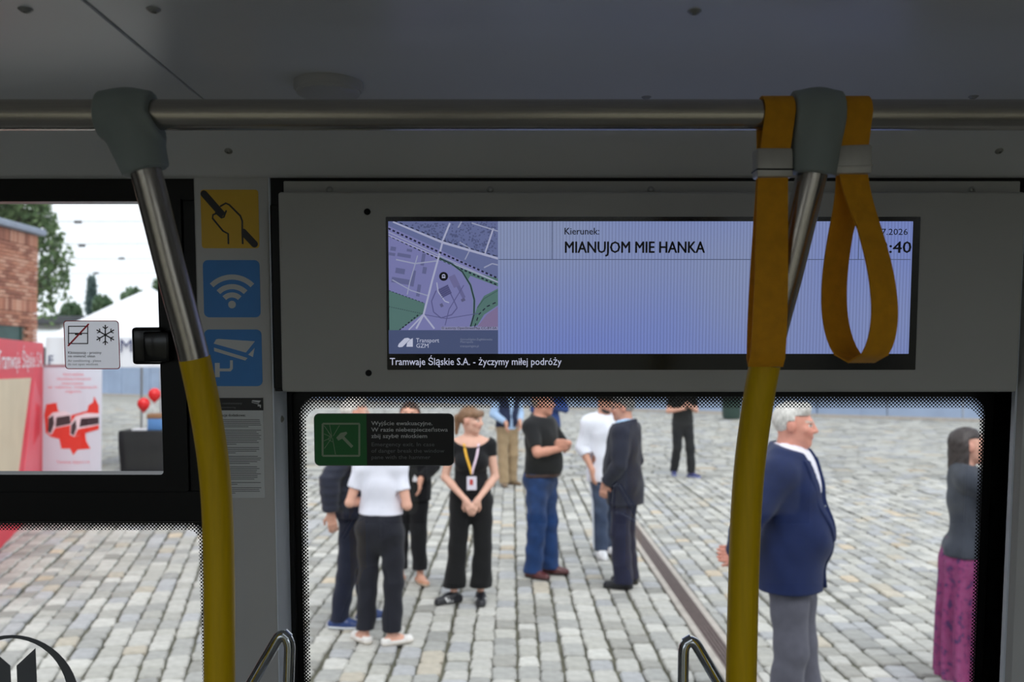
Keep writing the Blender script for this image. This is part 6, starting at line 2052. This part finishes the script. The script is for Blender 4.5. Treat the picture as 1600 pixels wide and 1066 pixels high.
fyb = (Vector((0, 1, 0)), 1.42)
imp_obj('belt', B.torso(0.030)[:2] + [B.torso(0.028)[-1]], 0.009, leather((62, 36, 30)), e, cut=clamp(0.945 * B.k, 0.975 * B.k))
shoes(B, e, (92, 42, 44), (60, 34, 32), top=0.08)

# 7 --- man in blue jacket behind him
e, p = stand(857, 742, -12, 'man in bright blue jacket and pale shirt half hidden behind the bald man')
B = Body(1.80, stance=0.07, arms=dict(elL=(0.30, 0.0, 1.16), wrL=(0.06, -0.24, 1.24), elR=(-0.26, 0.0, 1.15), wrR=(-0.06, -0.24, 1.22), hdL=(-1, -0.2, 0.2), hdR=(1, -0.2, 0.2)))
skin_obj(B, e, 0.011, (214, 158, 134))
trousers(B, e, (44, 52, 84), r_hem=0.08, h=0.012)
top(B, e, (160, 186, 226), g=0.014, sleeve=0.6, hem=0.94, h=0.012)
top(B, e, (42, 68, 128), g=0.032, sleeve=1.9, hem=0.82, h=0.012, name='jacket', extra=open_front(B, 1.08, 0.075, 0.06))
lapels(B, e, (42, 68, 128), 1.08, 0.075, 0.032)
hair(B, e, (80, 70, 62), 'short', 0.010)
shoes(B, e, (40, 34, 32), (30, 28, 28))

# 8 --- young man in white shirt looking down
e, p = stand(946, 868, 20, 'young dark-haired man in loose white shirt looking down, beside the dark suit')
B = Body(1.76, stance=0.085, lean=0.0, head=(28, 0, 20), arms=dict(elR=(-0.25, 0.05, 1.15), wrR=(-0.20, -0.10, 0.93), elL=(0.25, 0.0, 1.15), wrL=(0.18, -0.16, 0.98)), legs=dict(anR=(-0.085, -0.07, 0.085), anL=(0.085, 0.10, 0.085), knL=(0.085, 0.03, 0.49), knR=(-0.085, -0.06, 0.49)), feet=dict(ftL=8.0, ftR=-12.0))
skin_obj(B, e, 0.008, (206, 152, 128), brow=(44, 34, 30))
trousers(B, e, (62, 74, 98), r_kn=0.010, r_hem=0.076, zhem=0.075, amp=0.005)
for sd, sg in (('R', -1), ('L', 1)):
    hpv, kn, an_ = B.J['hip' + sd], B.J['kn' + sd], B.J['an' + sd]
    mk('trouser_stripe', *sweep(spline([hpv + V3(sg * 0.105, 0, -0.05), hpv.lerp(kn, .55) + V3(sg * .090, 0, 0), kn + V3(sg * 0.090, 0, 0), an_ + V3(sg * 0.087, 0, 0.02)], 5), [(-.014, -.004), (.014, -.004), (.014, .004), (-.014, .004)], up=(sg, 0, 0)), cloth((206, 214, 226), 0.8, 0.03), e)
top(B, e, (234, 236, 246), g=0.034, sleeve=1.35, hem=0.80, neck=1.49, amp=0.008, sg=0.024, mt=cloth((234, 236, 246), 0.9, 0.03))
collar(B, e, (234, 236, 246), gap=0.7)
hair(B, e, (44, 36, 34), 'short')
imp_obj('beard', [ell(B.hp(0, -0.035, -0.062), (0.062 * B.hk, 0.066 * B.hk, 0.052 * B.hk), 0.02, B.HR)], 0.007, hairm((52, 40, 36)), e, cut=lambda X, Y, Z, F: np.maximum(F, 0.0 * F - 1.0 if False else F))
shoes(B, e, (236, 236, 238), (226, 226, 228), top=0.085)

# 9 --- grey-haired man in dark suit, facing left
e, p = stand(976, 916, -112, 'grey-haired man in dark navy suit with back half turned, facing left')
B = Body(1.77, bulk=1.08, belly=0.2, stance=0.10, head=(4, 0, 12), arms=dict(elL=(0.26, 0.03, 1.14), wrL=(0.20, -0.13, 0.96), elR=(-0.26, 0.04, 1.14), wrR=(-0.22, -0.12, 0.94), cuL=0.6, cuR=0.6), feet=dict(ftL=4.0, ftR=-10.0))
skin_obj(B, e, 0.008, (208, 152, 130), brow=(120, 112, 106))
trousers(B, e, (34, 36, 58), g=0.014, r_kn=0.018, r_hem=0.092, zhem=0.05)
top(B, e, (168, 200, 232), g=0.012, sleeve=0.5, hem=0.95, neck=1.51)
collar(B, e, (176, 206, 236), hgt=0.05)
top(B, e, (32, 35, 52), g=0.034, sleeve=1.93, hem=0.76, neck=1.49, amp=0.006, name='suit_jacket', extra=open_front(B, 1.10, 0.07, 0.04), nr=0.074)
lapels(B, e, (32, 35, 52), 1.10, 0.07, 0.034)
hair(B, e, (146, 144, 142), 'short')
glasses(B, e)
shoes(B, e, (22, 22, 28), (18, 18, 20), top=0.075)

# 10 --- man in black far behind
e, p = stand(1067, 745, 10, 'man dressed all in black walking far back near the wall')
B = Body(1.80, stance=0.09, arms=dict(elL=(0.24, 0.0, 1.15), wrL=(0.08, -0.2, 1.22), elR=(-0.25, 0.03, 1.14), wrR=(-0.10, -0.18, 1.18), hdL=(-0.6, -0.3, 0.6), hdR=(0.6, -0.3, 0.6)), legs=dict(anR=(-0.13, 0.10, 0.10), anL=(0.10, -0.14, 0.085), knR=(-0.12, -0.05, 0.50), knL=(0.10, -0.10, 0.49)), feet=dict(ftL=35.0, ftR=-15.0))
skin_obj(B, e, 0.011, (214, 160, 138))
trousers(B, e, (26, 27, 32), r_kn=0.012, r_hem=0.075, zhem=0.09, h=0.012)
top(B, e, (28, 29, 32), g=0.022, sleeve=0.65, hem=0.88, h=0.012)
hair(B, e, (60, 50, 44), 'short', 0.010)
shoes(B, e, (50, 56, 110), (170, 176, 214))

# 11 --- big man in blue blazer, facing right, hands behind his back
ps = 281.0
Yp = FPX / ps
pp_ = at(1236, 600, Yp)
e = empty('person', (pp_.x, Yp, 0), (0, 0, math.radians(62))); props(e, 'white-haired man in blue blazer and grey trousers, hands behind his back', 'person')
B = Body(1.87, bulk=1.14, belly=0.35, stance=0.115, head=(2, 0, 8), arms=dict(elR=(-0.30, 0.15, 1.16), wrR=(-0.12, 0.27, 0.97), elL=(0.28, 0.18, 1.17), wrL=(0.08, 0.29, 0.99), hdL=(-0.8, 0.35, -0.35), hdR=(0.8, 0.45, -0.35), hnL=(0, 1, 0), hnR=(0, 1, 0), cuR=0.8, cuL=0.8), legs=dict(anR=(-0.11, 0.05, 0.085), anL=(0.12, -0.06, 0.085)))
skin_obj(B, e, 0.0075, (222, 154, 134), brow=(206, 196, 184), lips=(196, 116, 108))
trousers(B, e, (92, 92, 104), g=0.014, r_kn=0.016, r_hem=0.088, zhem=0.05, amp=0.004)
top(B, e, (232, 230, 242), g=0.014, sleeve=0.5, hem=0.95, neck=1.53, name='shirt')
collar(B, e, (236, 234, 244), hgt=0.05, r=0.070)
top(B, e, (22, 36, 78), g=0.036, sleeve=1.93, hem=0.80, neck=1.50, amp=0.004, name='blazer', mt=cloth((22, 36, 78), 0.85, 0.08), extra=open_front(B, 1.05, 0.115, 0.05), nr=0.078)
lapels(B, e, (22, 36, 78), 1.05, 0.115, 0.036, mt=cloth((22, 36, 78), 0.85, 0.08))
hair(B, e, (214, 210, 204), 'short')
mk('lapel_pin', *lathe([(0.006, 0.0), (0.006, 0.003), (0.003, 0.005)], 10), M['chrome'], e, loc=(-0.12, -0.20, 1.33))
shoes(B, e, (50, 36, 30), (36, 28, 26))

# 12 --- woman in long pink skirt at the right edge
e, p = stand(1515, 1074, 72, 'dark-haired woman in grey jacket and long pink patterned skirt at right edge')
B = Body(1.66, fem=1.0, stance=0.09, head=(0, 0, 2), arms=dict(elR=(-0.22, -0.22, 1.27), wrR=(-0.08, -0.42, 1.42), elL=(0.20, -0.22, 1.27), wrL=(0.06, -0.42, 1.42), hdR=(0.25, -0.6, 0.7), hdL=(-0.25, -0.6, 0.7), cuL=0.8, cuR=0.8))
skin_obj(B, e, 0.0075, (226, 172, 152), brow=(50, 38, 34))
def pleat(X, Y, Z):
    a = np.arctan2(Y, X)
    return 0.022 * np.sin(a * 13 + np.sin(Z * 4)) * np.clip((1.02 * B.k - Z) / 0.5, 0, 1)
skm = bpy.data.materials.new('pink_paisley'); skm.use_nodes = True
_t = skm.node_tree; _b = _t.nodes['Principled BSDF']; _b.inputs['Roughness'].default_value = 0.85
_c = _t.nodes.new('ShaderNodeTexCoord'); _v = _t.nodes.new('ShaderNodeTexNoise'); _v.inputs['Scale'].default_value = 26; _v.inputs['Detail'].default_value = 3
_r = _t.nodes.new('ShaderNodeValToRGB'); _r.color_ramp.elements[0].position = 0.34; _r.color_ramp.elements[0].color = (*srgb(78, 48, 96), 1); _r.color_ramp.elements[1].position = 0.62; _r.color_ramp.elements[1].color = (*srgb(146, 70, 118), 1)
_e = _r.color_ramp.elements.new(0.47); _e.color = (*srgb(142, 56, 108), 1)
_t.links.new(_c.outputs['Object'], _v.inputs['Vector']); _t.links.new(_v.outputs['Fac'], _r.inputs['Fac']); _t.links.new(_r.outputs['Color'], _b.inputs['Base Color'])
fy = (Vector((0, 1, 0)), 1.2)
imp_obj('skirt', [cone(V3(0, 0, 1.02) * B.k, V3(0, 0.01, 0.85) * B.k, 0.150, 0.192, 0.03, fy), cone(V3(0, 0.01, 0.85) * B.k, V3(0, 0.0, 0.03) * B.k, 0.192, 0.245, 0.03, fy)], 0.009, skm, e, cut=clamp(0.075, 1.02 * B.k), fold=pleat)
top(B, e, (62, 66, 76), g=0.026, sleeve=1.92, hem=0.90, neck=1.49, amp=0.006, name='jacket', mt=cloth((62, 66, 76), 0.85, 0.12), extra=open_front(B, 1.05, 0.06, 0.04))
top(B, e, (50, 44, 56), g=0.010, sleeve=0.3, hem=0.98, neck=1.46)
hair(B, e, (52, 42, 42), 'long')
mk('phone', *box_vf(-0.04, 0.04, -0.535, -0.525, 1.44 * B.k, 1.60 * B.k, 0.004, 1), leather((24, 24, 28)), e)
shoes(B, e, (60, 50, 50), (40, 36, 36), top=0.07)
